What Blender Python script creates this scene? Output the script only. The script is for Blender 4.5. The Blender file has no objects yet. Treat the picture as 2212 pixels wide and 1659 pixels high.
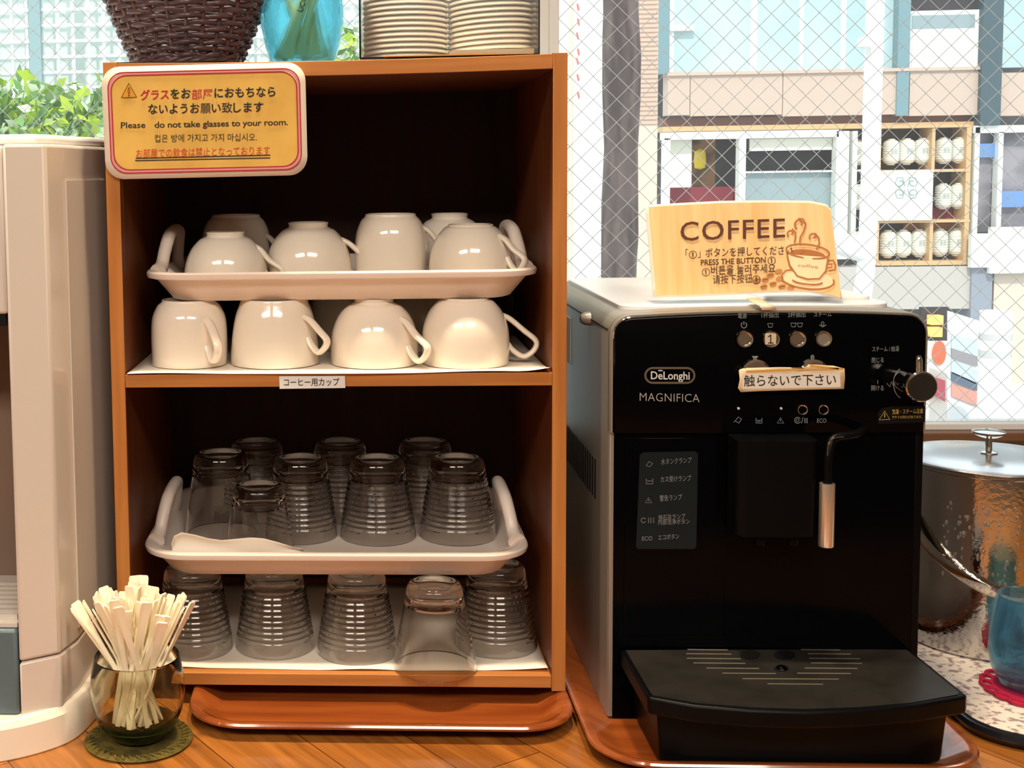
import bpy, bmesh, math, random
import numpy as np
from mathutils import Vector, Matrix

# ------------------------------------------------------------------ camera, world, lights, exposure
SC = bpy.context.scene
COL = SC.collection
random.seed(7)
PI = math.pi
F_PX, PPX, PPY = 2700.0, 606.43, 602.61           # focal length and principal point, pixels of the 2212x1659 frame
CAM = np.array([.0197, -1.1292, .4781])
YAW, PITCH, ROLL = .0612, -.0829, .0156


def rotm():
    c, s = math.cos(YAW), math.sin(YAW); rz = np.array([[c, -s, 0], [s, c, 0], [0, 0, 1]])
    c, s = math.cos(PITCH), math.sin(PITCH); rx = np.array([[1, 0, 0], [0, c, -s], [0, s, c]])
    c, s = math.cos(ROLL), math.sin(ROLL); ry = np.array([[c, 0, s], [0, 1, 0], [-s, 0, c]])
    return rz @ rx @ ry


RM = rotm()
cam = bpy.data.cameras.new('camera'); camo = bpy.data.objects.new('camera', cam); COL.objects.link(camo)
right, fwd, up = RM[:, 0], RM[:, 1], RM[:, 2]
camo.matrix_world = Matrix(((right[0], up[0], -fwd[0], CAM[0]), (right[1], up[1], -fwd[1], CAM[1]), (right[2], up[2], -fwd[2], CAM[2]), (0, 0, 0, 1)))
cam.sensor_fit = 'HORIZONTAL'; cam.sensor_width = 36.0
cam.lens = 36.0 * F_PX / 2212
cam.shift_x = (1106 - PPX) / 2212
cam.shift_y = (PPY - 829.5) / 2212
cam.clip_start = .02; cam.clip_end = 200
SC.camera = camo

SC.view_settings.view_transform = 'Standard'
SC.view_settings.look = 'None'
SC.view_settings.exposure = 0.0
SC.view_settings.gamma = 1.0
SC.view_settings.use_curve_mapping = False
SC.cycles.transparent_max_bounces = 24
SC.cycles.max_bounces = 14
SC.cycles.transmission_bounces = 12
SC.cycles.glossy_bounces = 5
SC.cycles.sample_clamp_indirect = 6.0

W = bpy.data.worlds.new('sky'); SC.world = W; W.use_nodes = True
W.node_tree.nodes['Background'].inputs['Color'].default_value = (.86, .94, 1.0, 1)
W.node_tree.nodes['Background'].inputs['Strength'].default_value = 1.6


def light(name, kind, loc, target, energy, color, size=.05, **k):
    d = bpy.data.lights.new(name, kind); d.energy = energy; d.color = color
    o = bpy.data.objects.new(name, d); COL.objects.link(o); o.location = loc
    o.rotation_euler = (Vector(target) - Vector(loc)).to_track_quat('-Z', 'Y').to_euler()
    if kind == 'SPOT':
        d.shadow_soft_size = size; d.spot_size = k.get('angle', 1.0); d.spot_blend = k.get('blend', .6)
    if kind == 'AREA':
        d.size = size
        if 'size_y' in k: d.shape = 'RECTANGLE'; d.size_y = k['size_y']
    if kind == 'SUN': d.angle = .02
    return o


light('sun', 'SUN', (0, -5, 20), (2.5, 6, 10), 2.3, (1, .95, .86))
WARM = (1.0, .80, .55)
light('ceiling_spot', 'SPOT', (-.26, -.14, 1.68), (-.22, -.11, 0), 74, WARM, .07, angle=1.15, blend=.8)
light('ceiling_spot', 'SPOT', (.20, -.14, 1.68), (.22, -.11, 0), 74, WARM, .07, angle=1.15, blend=.8)
for _x in (-1.0, .5):
    light('overhead_fill', 'AREA', (_x, -2.1, 1.70), (_x, -2.1, 0), 47, (1, .90, .77), 1.1, size_y=.55)  # added area lights overhead, soft fill for the cabinet front


# ------------------------------------------------------------------ pixel -> place, on a real plane of the room or street
def ray(px, py): return RM @ np.array([(px - PPX) / F_PX, 1, -(py - PPY) / F_PX])
def at(px, py, Y): d = ray(px, py); return CAM + d * (Y - CAM[1]) / d[1]
def on(px, py, z): d = ray(px, py); return CAM + d * (z - CAM[2]) / d[2]


# ------------------------------------------------------------------ materials
def lin(c):
    return tuple(((v / 255) / 12.92 if v / 255 <= .04045 else ((v / 255 + .055) / 1.055) ** 2.4) for v in c)


MATS = {}
def mat(name, rgb, rough=.5, metal=0., spec=.5, trans=0., ior=1.45, coat=0., noise=None, bump=None, alpha=1., emit=None, sss=0.):
    """rgb in 0-255 sRGB; noise = (scale xyz, second rgb, contrast lo, hi); bump = (scale, strength)"""
    if name in MATS: return MATS[name]
    m = bpy.data.materials.new(name); m.use_nodes = True; nt = m.node_tree; b = nt.nodes['Principled BSDF']
    I = b.inputs
    I['Base Color'].default_value = (*lin(rgb), 1); I['Roughness'].default_value = rough; I['Metallic'].default_value = metal
    I['Specular IOR Level'].default_value = spec; I['Transmission Weight'].default_value = trans; I['IOR'].default_value = ior
    I['Coat Weight'].default_value = coat; I['Coat Roughness'].default_value = .05; I['Alpha'].default_value = alpha
    if sss: I['Subsurface Weight'].default_value = sss; I['Subsurface Radius'].default_value = (.01, .008, .006)
    if emit: I['Emission Color'].default_value = (*lin(emit[0]), 1); I['Emission Strength'].default_value = emit[1]
    if noise or bump:
        tc = nt.nodes.new('ShaderNodeTexCoord'); mp = nt.nodes.new('ShaderNodeMapping')
        nt.links.new(tc.outputs['Object'], mp.inputs['Vector'])
    if noise:
        mp.inputs['Scale'].default_value = noise[0]
        n = nt.nodes.new('ShaderNodeTexNoise'); n.inputs['Scale'].default_value = 1; n.inputs['Detail'].default_value = 5
        nt.links.new(mp.outputs['Vector'], n.inputs['Vector'])
        r = nt.nodes.new('ShaderNodeValToRGB'); e = r.color_ramp.elements
        e[0].position, e[1].position = noise[2], noise[3]
        e[0].color = (*lin(rgb), 1); e[1].color = (*lin(noise[1]), 1)
        nt.links.new(n.outputs['Fac'], r.inputs['Fac']); nt.links.new(r.outputs['Color'], I['Base Color'])
    if bump:
        n2 = nt.nodes.new('ShaderNodeTexNoise'); n2.inputs['Scale'].default_value = bump[0]; n2.inputs['Detail'].default_value = 4
        nt.links.new(tc.outputs['Object'], n2.inputs['Vector'])
        bp = nt.nodes.new('ShaderNodeBump'); bp.inputs['Strength'].default_value = bump[1]; bp.inputs['Distance'].default_value = .002
        nt.links.new(n2.outputs['Fac'], bp.inputs['Height']); nt.links.new(bp.outputs['Normal'], I['Normal'])
    MATS[name] = m
    return m


def glass_thin(name, tint, gloss=.08, haze=0., hazecol=(255, 255, 255)):
    """a flat pane: clear, with a faint mirror and an optional white haze"""
    if name in MATS: return MATS[name]
    m = bpy.data.materials.new(name); m.use_nodes = True; nt = m.node_tree; nt.nodes.clear()
    out = nt.nodes.new('ShaderNodeOutputMaterial'); t = nt.nodes.new('ShaderNodeBsdfTransparent'); t.inputs['Color'].default_value = (*tint, 1)
    g = nt.nodes.new('ShaderNodeBsdfGlossy'); g.inputs['Roughness'].default_value = .02
    f = nt.nodes.new('ShaderNodeFresnel'); f.inputs['IOR'].default_value = 1.3
    mx = nt.nodes.new('ShaderNodeMixShader')
    nt.links.new(f.outputs[0], mx.inputs[0]); nt.links.new(t.outputs[0], mx.inputs[1]); nt.links.new(g.outputs[0], mx.inputs[2])
    last = mx
    if haze:
        tr = nt.nodes.new('ShaderNodeBsdfTranslucent'); tr.inputs['Color'].default_value = (*lin(hazecol), 1)
        m2 = nt.nodes.new('ShaderNodeMixShader'); m2.inputs[0].default_value = haze
        nt.links.new(mx.outputs[0], m2.inputs[1]); nt.links.new(tr.outputs[0], m2.inputs[2]); last = m2
    nt.links.new(last.outputs[0], out.inputs['Surface'])
    MATS[name] = m
    return m


def plank_mat(name, ang, c1, c2, seam, length, width, rough):
    m = bpy.data.materials.new(name); m.use_nodes = True; nt = m.node_tree; b = nt.nodes['Principled BSDF']; N = nt.nodes.new; L = nt.links.new
    tc = N('ShaderNodeTexCoord'); mp = N('ShaderNodeMapping'); mp.inputs['Rotation'].default_value = (0, 0, ang)
    L(tc.outputs['Object'], mp.inputs['Vector'])
    br = N('ShaderNodeTexBrick'); br.inputs['Scale'].default_value = 1; br.inputs['Brick Width'].default_value = length; br.inputs['Row Height'].default_value = width
    br.inputs['Mortar Size'].default_value = .0006; br.inputs['Mortar Smooth'].default_value = .2; br.offset = .37
    br.inputs['Color1'].default_value = (*lin(c1), 1); br.inputs['Color2'].default_value = (*lin(c2), 1); br.inputs['Mortar'].default_value = (*lin(seam), 1)
    L(mp.outputs['Vector'], br.inputs['Vector'])
    m2 = N('ShaderNodeMapping'); m2.inputs['Scale'].default_value = (6, 90, 6); L(mp.outputs['Vector'], m2.inputs['Vector'])
    no = N('ShaderNodeTexNoise'); no.inputs['Scale'].default_value = 1; no.inputs['Detail'].default_value = 6; no.inputs['Distortion'].default_value = .6; L(m2.outputs['Vector'], no.inputs['Vector'])
    rp = N('ShaderNodeValToRGB'); rp.color_ramp.elements[0].position = .35; rp.color_ramp.elements[1].position = .7
    rp.color_ramp.elements[0].color = (.42, .36, .3, 1); rp.color_ramp.elements[1].color = (1, 1, 1, 1); L(no.outputs['Fac'], rp.inputs['Fac'])
    mx = N('ShaderNodeMix'); mx.data_type = 'RGBA'; mx.blend_type = 'MULTIPLY'; mx.inputs['Factor'].default_value = .8
    L(br.outputs['Color'], mx.inputs['A']); L(rp.outputs['Color'], mx.inputs['B']); L(mx.outputs['Result'], b.inputs['Base Color'])
    b.inputs['Roughness'].default_value = rough; b.inputs['Coat Weight'].default_value = .3; b.inputs['Coat Roughness'].default_value = .12
    return m


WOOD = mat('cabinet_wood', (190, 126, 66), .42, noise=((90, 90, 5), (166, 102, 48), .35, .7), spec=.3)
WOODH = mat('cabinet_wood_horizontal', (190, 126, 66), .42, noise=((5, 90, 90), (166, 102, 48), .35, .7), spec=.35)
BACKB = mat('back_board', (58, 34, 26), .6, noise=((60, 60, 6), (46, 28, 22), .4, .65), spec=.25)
CERAM = mat('white_glazed_ceramic', (238, 226, 210), .12, coat=.5, spec=.5)
MELA = mat('white_melamine', (238, 222, 210), .32)
PAPER = mat('white_paper', (240, 230, 216), .8, spec=.2)
GLASS = mat('clear_glass', (255, 253, 250), .0, trans=1, ior=1.46)
BROWN = mat('brown_lacquer', (150, 78, 34), .16, coat=.6, noise=((6, 60, 30), (122, 56, 22), .4, .7))
BLACK = mat('gloss_black_plastic', (3, 4, 6), .12, spec=.10)
BLACKM = mat('satin_black_plastic', (5, 6, 8), .36, spec=.15)
DARKG = mat('dark_grille_plastic', (38, 36, 33), .34, spec=.5, noise=((40, 40, 40), (30, 28, 25), .4, .7))
SILVER = mat('silver_plastic', (158, 152, 144), .42, metal=.55)
SILVER_LIT = mat('silver_plastic_lit', (238, 240, 242), .26, metal=.15)  # same silver made paler: window brightness on the top put into the colour
CHROME = mat('chrome', (225, 220, 212), .06, metal=1)
STEEL = mat('polished_steel', (205, 203, 200), .07, metal=1, bump=(220, .12))
STEELL = mat('steel_lid', (244, 248, 252), .22, metal=1)
DISPW = mat('dispenser_white', (216, 206, 196), .25, coat=.3)
DISPB = mat('dispenser_base_white', (244, 232, 214), .3, coat=.2)
WHITE = mat('white_plastic', (238, 238, 236), .35)
PRINTW = mat('white_print', (205, 205, 200), .5)
PRINTG = mat('grey_print', (128, 132, 134), .5)
PRINTK = mat('black_print', (20, 18, 18), .6)
PRINTR = mat('red_print', (170, 22, 40), .6)
PRINTO = mat('orange_red_print', (196, 62, 26), .6)
PRINTB = mat('brown_print', (84, 42, 18), .6)
PRINTLB = mat('tan_brown_print', (170, 104, 44), .6)


# ------------------------------------------------------------------ geometry helpers: a geo is (verts, faces)
def join(*gs):
    V, F = [], []
    for v, f in gs:
        k = len(V); V += list(v); F += [tuple(i + k for i in q) for q in f]
    return V, F


def shift(g, d): return [(v[0] + d[0], v[1] + d[1], v[2] + d[2]) for v in g[0]], g[1]


def xform(g, m): return [tuple(m @ Vector(v)) for v in g[0]], g[1]


def box(x0, x1, y0, y1, z0, z1):
    v = [(x0, y0, z0), (x1, y0, z0), (x1, y1, z0), (x0, y1, z0), (x0, y0, z1), (x1, y0, z1), (x1, y1, z1), (x0, y1, z1)]
    return v, [(0, 3, 2, 1), (4, 5, 6, 7), (0, 1, 5, 4), (1, 2, 6, 5), (2, 3, 7, 6), (3, 0, 4, 7)]


def loft(loops, cap0=True, cap1=True, closed=True):
    n = len(loops[0]); V = [tuple(p) for l in loops for p in l]; F = []
    for k in range(len(loops) - 1):
        for i in range(n if closed else n - 1):
            j = (i + 1) % n
            F.append((k * n + i, k * n + j, (k + 1) * n + j, (k + 1) * n + i))
    if cap0: F.append(tuple(reversed(range(n))))
    if cap1: F.append(tuple((len(loops) - 1) * n + i for i in range(n)))
    return V, F


def lathe(prof, n=48, c=(0, 0, 0), wob=None):
    V, F, idx = [], [], []
    for k, (r, z) in enumerate(prof):
        if r < 1e-6:
            idx.append([len(V)]); V.append((c[0], c[1], c[2] + z))
        else:
            row = []
            for i in range(n):
                a = 2 * PI * i / n; rr = r + (wob(a, z) if wob else 0)
                row.append(len(V)); V.append((c[0] + rr * math.cos(a), c[1] + rr * math.sin(a), c[2] + z))
            idx.append(row)
    for a, b in zip(idx, idx[1:]):
        if len(a) == 1 and len(b) == 1: continue
        for i in range(n):
            j = (i + 1) % n
            if len(a) == 1: F.append((a[0], b[j], b[i]))
            elif len(b) == 1: F.append((a[i], a[j], b[0]))
            else: F.append((a[i], a[j], b[j], b[i]))
    return V, F


def tube(pts, r, n=8, closed=False, up=(0, 0, 1), caps=True):
    """r: number, list of numbers, or list of (ru, rv)"""
    P = [Vector(p) for p in pts]; m = len(P); loops = []
    nv = None
    for i in range(m):
        a = P[(i - 1) % m] if (i > 0 or closed) else P[i]; b = P[(i + 1) % m] if (i < m - 1 or closed) else P[i]
        t = (b - a).normalized()
        if nv is None:
            u0 = Vector(up)
            if abs(t.dot(u0)) > .95: u0 = Vector((1, 0, 0)) if abs(t.x) < .9 else Vector((0, 1, 0))
            nv = (u0 - t * t.dot(u0)).normalized()
        else:
            nv = (nv - t * t.dot(nv)).normalized()
        bv = t.cross(nv)
        ri = r[i] if isinstance(r, (list, tuple)) else r
        ru, rv = ri if isinstance(ri, (list, tuple)) else (ri, ri)
        loops.append([tuple(P[i] + nv * (ru * math.cos(2 * PI * k / n)) + bv * (rv * math.sin(2 * PI * k / n))) for k in range(n)])
    if closed: loops.append(loops[0])
    return loft(loops, caps and not closed, caps and not closed)


def rrect(x0, x1, y0, y1, r, n=6):
    out = []
    for cx, cy, a0 in ((x1 - r, y1 - r, 0), (x0 + r, y1 - r, PI / 2), (x0 + r, y0 + r, PI), (x1 - r, y0 + r, 3 * PI / 2)):
        for k in range(n + 1):
            a = a0 + PI / 2 * k / n
            out.append((cx + r * math.cos(a), cy + r * math.sin(a)))
    return out


def prism(poly, z0, z1):
    return loft([[(x, y, z0) for x, y in poly], [(x, y, z1) for x, y in poly]])


def prism_y(poly, y0, y1):
    """poly of (x, z), extruded along Y"""
    return loft([[(x, y1, z) for x, z in poly], [(x, y0, z) for x, z in poly]])


def prism_x(poly, x0, x1):
    """poly of (y, z), extruded along X"""
    return loft([[(x0, y, z) for y, z in poly], [(x1, y, z) for y, z in poly]])


def ring_y(cx, cz, y0, y1, r0, r1, n=28):
    """a flat ring standing in the XZ plane, r0 inner, r1 outer"""
    L = []
    for r, y in ((r1, y1), (r1, y0), (r0, y0), (r0, y1)):
        L.append([(cx + r * math.cos(2 * PI * k / n), y, cz + r * math.sin(2 * PI * k / n)) for k in range(n)])
    L.append(L[0])
    return loft(L, False, False)


def disc_y(cx, cz, y0, y1, r, n=28, rz=None):
    return prism_y([(cx + r * math.cos(2 * PI * k / n), cz + (rz or r) * math.sin(2 * PI * k / n)) for k in range(n)], y0, y1)


def grid(nu, nv, fn):
    V = [tuple(fn(i / nu, j / nv)) for j in range(nv + 1) for i in range(nu + 1)]
    F = [(j * (nu + 1) + i, j * (nu + 1) + i + 1, (j + 1) * (nu + 1) + i + 1, (j + 1) * (nu + 1) + i) for j in range(nv) for i in range(nu)]
    return V, F


def thing(name, label, cat, loc=(0, 0, 0), group=None, kind=None):
    o = bpy.data.objects.new(name, None); COL.objects.link(o); o.location = loc; o.empty_display_size = .02
    if label: o['label'] = label
    if cat: o['category'] = cat
    if group: o['group'] = group
    if kind: o['kind'] = kind
    return o


def root_loc(p):
    while p.parent is not None: p = p.parent
    return p.location


def mk(name, geo, m, parent=None, bevel=0, seg=2, smooth=35, solid=0, world=True, label=None, sub=0):
    """one mesh object; with world=True the geo is in room coordinates and is moved into the parent's frame"""
    v, f = geo
    if parent is not None and world:
        d = root_loc(parent); v = [(p[0] - d[0], p[1] - d[1], p[2] - d[2]) for p in v]
    me = bpy.data.meshes.new(name); me.from_pydata([tuple(map(float, p)) for p in v], [], f)
    bm = bmesh.new(); bm.from_mesh(me); bmesh.ops.recalc_face_normals(bm, faces=bm.faces); bm.to_mesh(me); bm.free()
    if smooth:
        me.shade_smooth(); me.set_sharp_from_angle(angle=math.radians(smooth))
    me.materials.append(m)
    o = bpy.data.objects.new(name, me); COL.objects.link(o)
    if parent is not None: o.parent = parent
    if sub:
        s = o.modifiers.new('sub', 'SUBSURF'); s.levels = sub; s.render_levels = sub
    if solid:
        s = o.modifiers.new('solid', 'SOLIDIFY'); s.thickness = solid; s.offset = 0
    if bevel:
        b = o.modifiers.new('bevel', 'BEVEL'); b.width = bevel; b.segments = seg; b.limit_method = 'ANGLE'; b.angle_limit = math.radians(40)
    if label: o['label'] = label
    return o


def tag(o, label, cat, group=None, kind=None):
    o['label'] = label; o['category'] = cat
    if group: o['group'] = group
    if kind: o['kind'] = kind
    return o


def struct(name, geo, m, **k):
    o = mk(name, geo, m, **k); o['kind'] = 'structure'; return o


def dup(root, loc=None, label=None, rotz=None):
    r = root.copy(); COL.objects.link(r)
    if loc is not None: r.location = loc
    if rotz is not None: r.rotation_euler = (0, 0, rotz)
    if label: r['label'] = label
    for ch in list(root.children):
        c = ch.copy(); COL.objects.link(c); c.parent = r
        for g in list(ch.children):
            d = g.copy(); COL.objects.link(d); d.parent = c
    return r


# ------------------------------------------------------------------ lettering: a line of type as a flat mesh
def type_geo(body, bold=0., res=3, space=1.0):
    c = bpy.data.curves.new('type', 'FONT'); c.body = body; c.resolution_u = res; c.offset = bold; c.space_character = space
    o = bpy.data.objects.new('type', c); COL.objects.link(o)
    dg = bpy.context.evaluated_depsgraph_get()
    me = bpy.data.meshes.new_from_object(o.evaluated_get(dg))
    v = [tuple(p.co) for p in me.vertices]; f = [tuple(p.vertices) for p in me.polygons]
    bpy.data.objects.remove(o); bpy.data.curves.remove(c); bpy.data.meshes.remove(me)
    return v, f


def type_px(body, x0, yb0, x1, yb1, h, S, bold=0., space=1.0):
    """type from (x0, baseline yb0) to (x1, baseline yb1) with cap height h, all photo pixels, laid on the real surface S(px, py) -> point"""
    v, f = type_geo(body, bold, space=space)
    if not v: return v, f
    xs = [p[0] for p in v]; w0, w1 = min(xs), max(xs)
    out = []
    for p in v:
        t = (p[0] - w0) / (w1 - w0)
        out.append(tuple(S(x0 + (x1 - x0) * t, yb0 + (yb1 - yb0) * t - p[1] / .7 * h)))
    return out, f


def stroke_px(pts, w, S, closed=False):
    """a drawn line of width w pixels through pixel points, laid on the surface S"""
    P = [np.array(p, float) for p in pts]; n = len(P); a, b = [], []
    for i in range(n):
        p0 = P[i - 1] if (i > 0 or closed) else P[i]; p1 = P[(i + 1) % n] if (i < n - 1 or closed) else P[i]
        t = p1 - p0; t = t / (np.linalg.norm(t) + 1e-9); q = np.array([-t[1], t[0]]) * w / 2
        a.append(tuple(S(*(P[i] + q)))); b.append(tuple(S(*(P[i] - q))))
    V = a + b; F = [(i, (i + 1) % n, n + (i + 1) % n, n + i) for i in range(n if closed else n - 1)]
    return V, F


def ell_px(cx, cy, rx, ry, n=32, a0=0, a1=2 * PI, rot=0):
    full = abs(a1 - a0 - 2 * PI) < 1e-6
    out = []
    for k in range(n if full else n + 1):
        a = a0 + (a1 - a0) * k / n
        x, y = rx * math.cos(a), ry * math.sin(a)
        out.append((cx + x * math.cos(rot) - y * math.sin(rot), cy + x * math.sin(rot) + y * math.cos(rot)))
    return out


def fill_px(pts, S): return [tuple(S(*p)) for p in pts], [tuple(range(len(pts)))]


def plane(Y): return lambda px, py: at(px, py, Y)


def smooth_path(pts, n=8):
    P = [Vector(p) for p in pts]; out = []
    for i in range(len(P) - 1):
        p0, p1, p2, p3 = P[max(i - 1, 0)], P[i], P[i + 1], P[min(i + 2, len(P) - 1)]
        for k in range(n):
            t = k / n
            out.append(.5 * ((2 * p1) + (p2 - p0) * t + (2 * p0 - 5 * p1 + 4 * p2 - p3) * t * t + (3 * p1 - p0 - 3 * p2 + p3) * t ** 3))
    out.append(P[-1])
    return [tuple(p) for p in out]


# ------------------------------------------------------------------ the room
ZC = -.016                                                        # worktop height (z = 0 is the rim of the brown trays)
WIN = .43                                                         # the wired glass stands here
plaster = mat('warm_plaster', (128, 110, 92), .8)
struct('floor', box(-2.4, 2.6, -3.2, .40, -.92, -.90), mat('floor_wood', (120, 84, 54), .4))
struct('ceiling', box(-2.4, 2.6, -3.2, .62, 1.72, 1.76), mat('ceiling_white', (214, 204, 190), .8))
struct('wall_left', box(-2.46, -2.4, -3.2, .62, -.92, 1.76), plaster)
struct('wall_right', box(2.6, 2.66, -3.2, .62, -.92, 1.76), plaster)
struct('wall_front', box(-2.4, 2.6, -3.26, -3.2, -.92, 1.76), plaster)
struct('wall_back', box(-2.4, 2.6, .42, .452, -.92, .145), mat('sill_wall', (150, 130, 112), .7))
struct('trim_1', box(-2.4, 2.6, .40, .452, .145, .156), mat('sill_board', (120, 84, 62), .35), bevel=.002)

ct = thing('counter', 'wooden counter with glossy diagonal planks along the window', 'counter', (.3, 0, -.9))
mk('worktop', box(-2.3, 2.5, -.62, .395, ZC - .035, ZC), plank_mat('diagonal_planks', math.radians(55.5), (206, 138, 66), (170, 104, 44), (92, 52, 20), .62, .078, .24), ct, bevel=.003)
mk('front_panel', box(-2.28, 2.48, -.58, .39, -.9, ZC - .035), mat('counter_front', (110, 66, 34), .5), ct)

alu = mat('window_frame_white', (236, 238, 238), .35)
pane_m = glass_thin('window_glass', (.97, .985, .98), haze=.035)  # haze mixes a white veil of outdoor glare into the glass
wire_m = bpy.data.materials.new('glass_wire'); wire_m.use_nodes = True
_nt = wire_m.node_tree; _nt.nodes.clear()
_o, _d, _t, _m = (_nt.nodes.new(k) for k in ('ShaderNodeOutputMaterial', 'ShaderNodeBsdfDiffuse', 'ShaderNodeBsdfTranslucent', 'ShaderNodeMixShader'))
_d.inputs['Color'].default_value = _t.inputs['Color'].default_value = (.93, .95, .95, 1); _m.inputs[0].default_value = .55
_nt.links.new(_d.outputs[0], _m.inputs[1]); _nt.links.new(_t.outputs[0], _m.inputs[2]); _nt.links.new(_m.outputs[0], _o.inputs['Surface'])


def window(name, x0, x1):
    z0, z1 = .156, 1.5
    t = thing(name, None, None, ((x0 + x1) / 2, WIN, z0), kind='structure')
    fr = join(box(x0, x1, WIN - .012, WIN + .02, z0, z0 + .008), box(x0, x1, WIN - .012, WIN + .02, z1, z1 + .22),
              box(x0, x0 + .012, WIN - .012, WIN + .02, z0 + .008, z1), box(x1 - .012, x1, WIN - .012, WIN + .02, z0 + .008, z1))
    mk('window_frame', fr, alu, t, bevel=.001)
    mk('pane', box(x0 + .012, x1 - .012, WIN, WIN + .004, z0 + .008, z1), pane_m, t)
    # welded diamond wire inside the glass
    V, F = [], []; s = .0282; w = .00042; y = WIN + .0018
    a0, a1, b0, b1 = x0 + .012, x1 - .012, z0 + .008, 1.02
    for d in (1, -1):
        c = math.floor((b0 - d * (a1 if d > 0 else a0)) / s) * s - 40 * s
        while c < b1 + 90 * s:
            # line z = d*(x) + c
            pts = []
            xs = sorted((((b0 - c) / d), ((b1 - c) / d)))
            xa, xb = max(a0, xs[0]), min(a1, xs[1])
            if xb - xa > 1e-4:
                A, B = Vector((xa, y, d * xa + c)), Vector((xb, y, d * xb + c))
                n = Vector((-(B - A).z, 0, (B - A).x)).normalized() * w; q = Vector((0, w, 0))
                k = len(V)
                for e in (A, B): V += [tuple(e + n), tuple(e + q), tuple(e - n), tuple(e - q)]
                F += [(k + i, k + (i + 1) % 4, k + 4 + (i + 1) % 4, k + 4 + i) for i in range(4)]
            c += s
    mk('wire_mesh', (V, F), wire_m, t, smooth=0)
    return t


window('window_1', -1.6, .2545)
window('window_2', .2545, 2.3)
struct('wall_back_left', box(-2.4, -1.6, .42, .62, .156, 1.76), plaster)
struct('wall_back_right', box(2.3, 2.6, .42, .62, .156, 1.76), plaster)

# ------------------------------------------------------------------ brown trays on the counter
def brown_tray(x0, x1, y0, y1, label):
    t = thing('serving_tray', label, 'tray', ((x0 + x1) / 2, (y0 + y1) / 2, ZC), group='brown serving trays on the counter')
    def L(i, z, r): return [(x, y, z) for x, y in rrect(x0 + i, x1 - i, y0 + i, y1 - i, max(r - i, .006), 8)]
    R = .052
    loops = [L(.030, ZC + .0003, R), L(.024, ZC + .0006, R), L(.006, -.0055, R), L(.001, -.0045, R), L(0, -.0022, R), L(.0012, -.0004, R), L(.004, 0, R), L(.009, -.0012, R), L(.027, ZC + .0034, R), L(.033, ZC + .003, R)]
    mk('tray_body', loft(loops), BROWN, t)
    return t


brown_tray(-.138, .2095, -.0765, .30, 'brown wooden tray under the open shelf cabinet')
brown_tray(.2105, .5285, -.141, .33, 'brown wooden tray under the black coffee machine')

# ------------------------------------------------------------------ the open cabinet
CW, CH, CD, TH = .2075, .582, .29, .0128
cab = thing('shelf_cabinet', 'two-tier open wooden cabinet holding white cups and glass tumblers', 'cabinet', (0, .145, 0))
WOOD_SHADE = mat('cabinet_wood_shaded', (112, 62, 32), .45, noise=((90, 90, 5), (94, 48, 24), .35, .7), spec=.25)  # cabinet wood darkened: shade of inner faces and undersides put into the colour
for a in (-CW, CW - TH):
    sp_ = mk('side_panel', box(a, a + TH, .0016, CD, 0, CH), WOOD_SHADE, cab)
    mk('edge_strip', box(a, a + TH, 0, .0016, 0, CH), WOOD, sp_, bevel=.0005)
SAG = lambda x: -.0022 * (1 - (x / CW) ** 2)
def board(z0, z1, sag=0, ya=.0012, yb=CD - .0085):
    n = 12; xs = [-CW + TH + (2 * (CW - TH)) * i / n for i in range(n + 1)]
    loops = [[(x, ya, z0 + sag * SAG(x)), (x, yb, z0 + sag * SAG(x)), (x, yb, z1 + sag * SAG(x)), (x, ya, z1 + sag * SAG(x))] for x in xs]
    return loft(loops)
tpn = mk('top_panel', board(CH - .0135, CH - .0005, 1, .0028), WOOD_SHADE, cab)
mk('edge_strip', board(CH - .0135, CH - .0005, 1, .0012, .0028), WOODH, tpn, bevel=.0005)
ms = mk('shelf', board(.2848, .2968, 0, .0028), WOOD_SHADE, cab)
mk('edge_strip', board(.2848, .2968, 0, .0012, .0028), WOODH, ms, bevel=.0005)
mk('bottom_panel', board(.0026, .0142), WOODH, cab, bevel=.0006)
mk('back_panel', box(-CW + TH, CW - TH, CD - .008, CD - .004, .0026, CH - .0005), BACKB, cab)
S0 = plane(-.0004); S1 = plane(-.0012); S1b = plane(-.0015)
tl = mk('shelf_label', loft([[tuple(at(x, y, Y)) for x, y in ((603, 813), (745, 812), (746, 838), (604, 840))] for Y in (.0012, -.0012)]), mat('label_white', (226, 226, 224), .4), cab, label='white printed label strip stuck on the middle shelf edge')
mk('lettering', type_px('コーヒー用カップ', 613, 833, 733, 832, 13, S1b, .006), PRINTK, tl)

# paper liners
def liner(name, label, x0, x1, y0, y1, z, wave):
    g = grid(40, 12, lambda u, v: (x0 + (x1 - x0) * u, y0 + (y1 - y0) * v + .0015 * math.sin(9 * u) * (1 - v), z + wave(u, v)))
    o = mk(name, g, PAPER, solid=.0003)
    return tag(o, label, 'paper liner', 'white paper liners')
liner('paper_liner', 'white paper sheet lining the middle shelf under the cups', -.1925, .1925, -.0015, .26, .2974,
      lambda u, v: (.0012 * max(0, math.sin(8 * u + 1)) ** 2 + (.004 * max(0, (u - .93) / .07) ** 1.5)) * max(0, 1 - v * 9))
liner('paper_liner', 'white paper sheet lining the cabinet bottom under the tumblers', -.193, .193, .010, .26, .0148,
      lambda u, v: (.0016 * max(0, math.sin(13 * u + .6)) ** 2 + (.0022 * max(0, (u - .85) / .15))) * max(0, 1 - v * 9))

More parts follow.
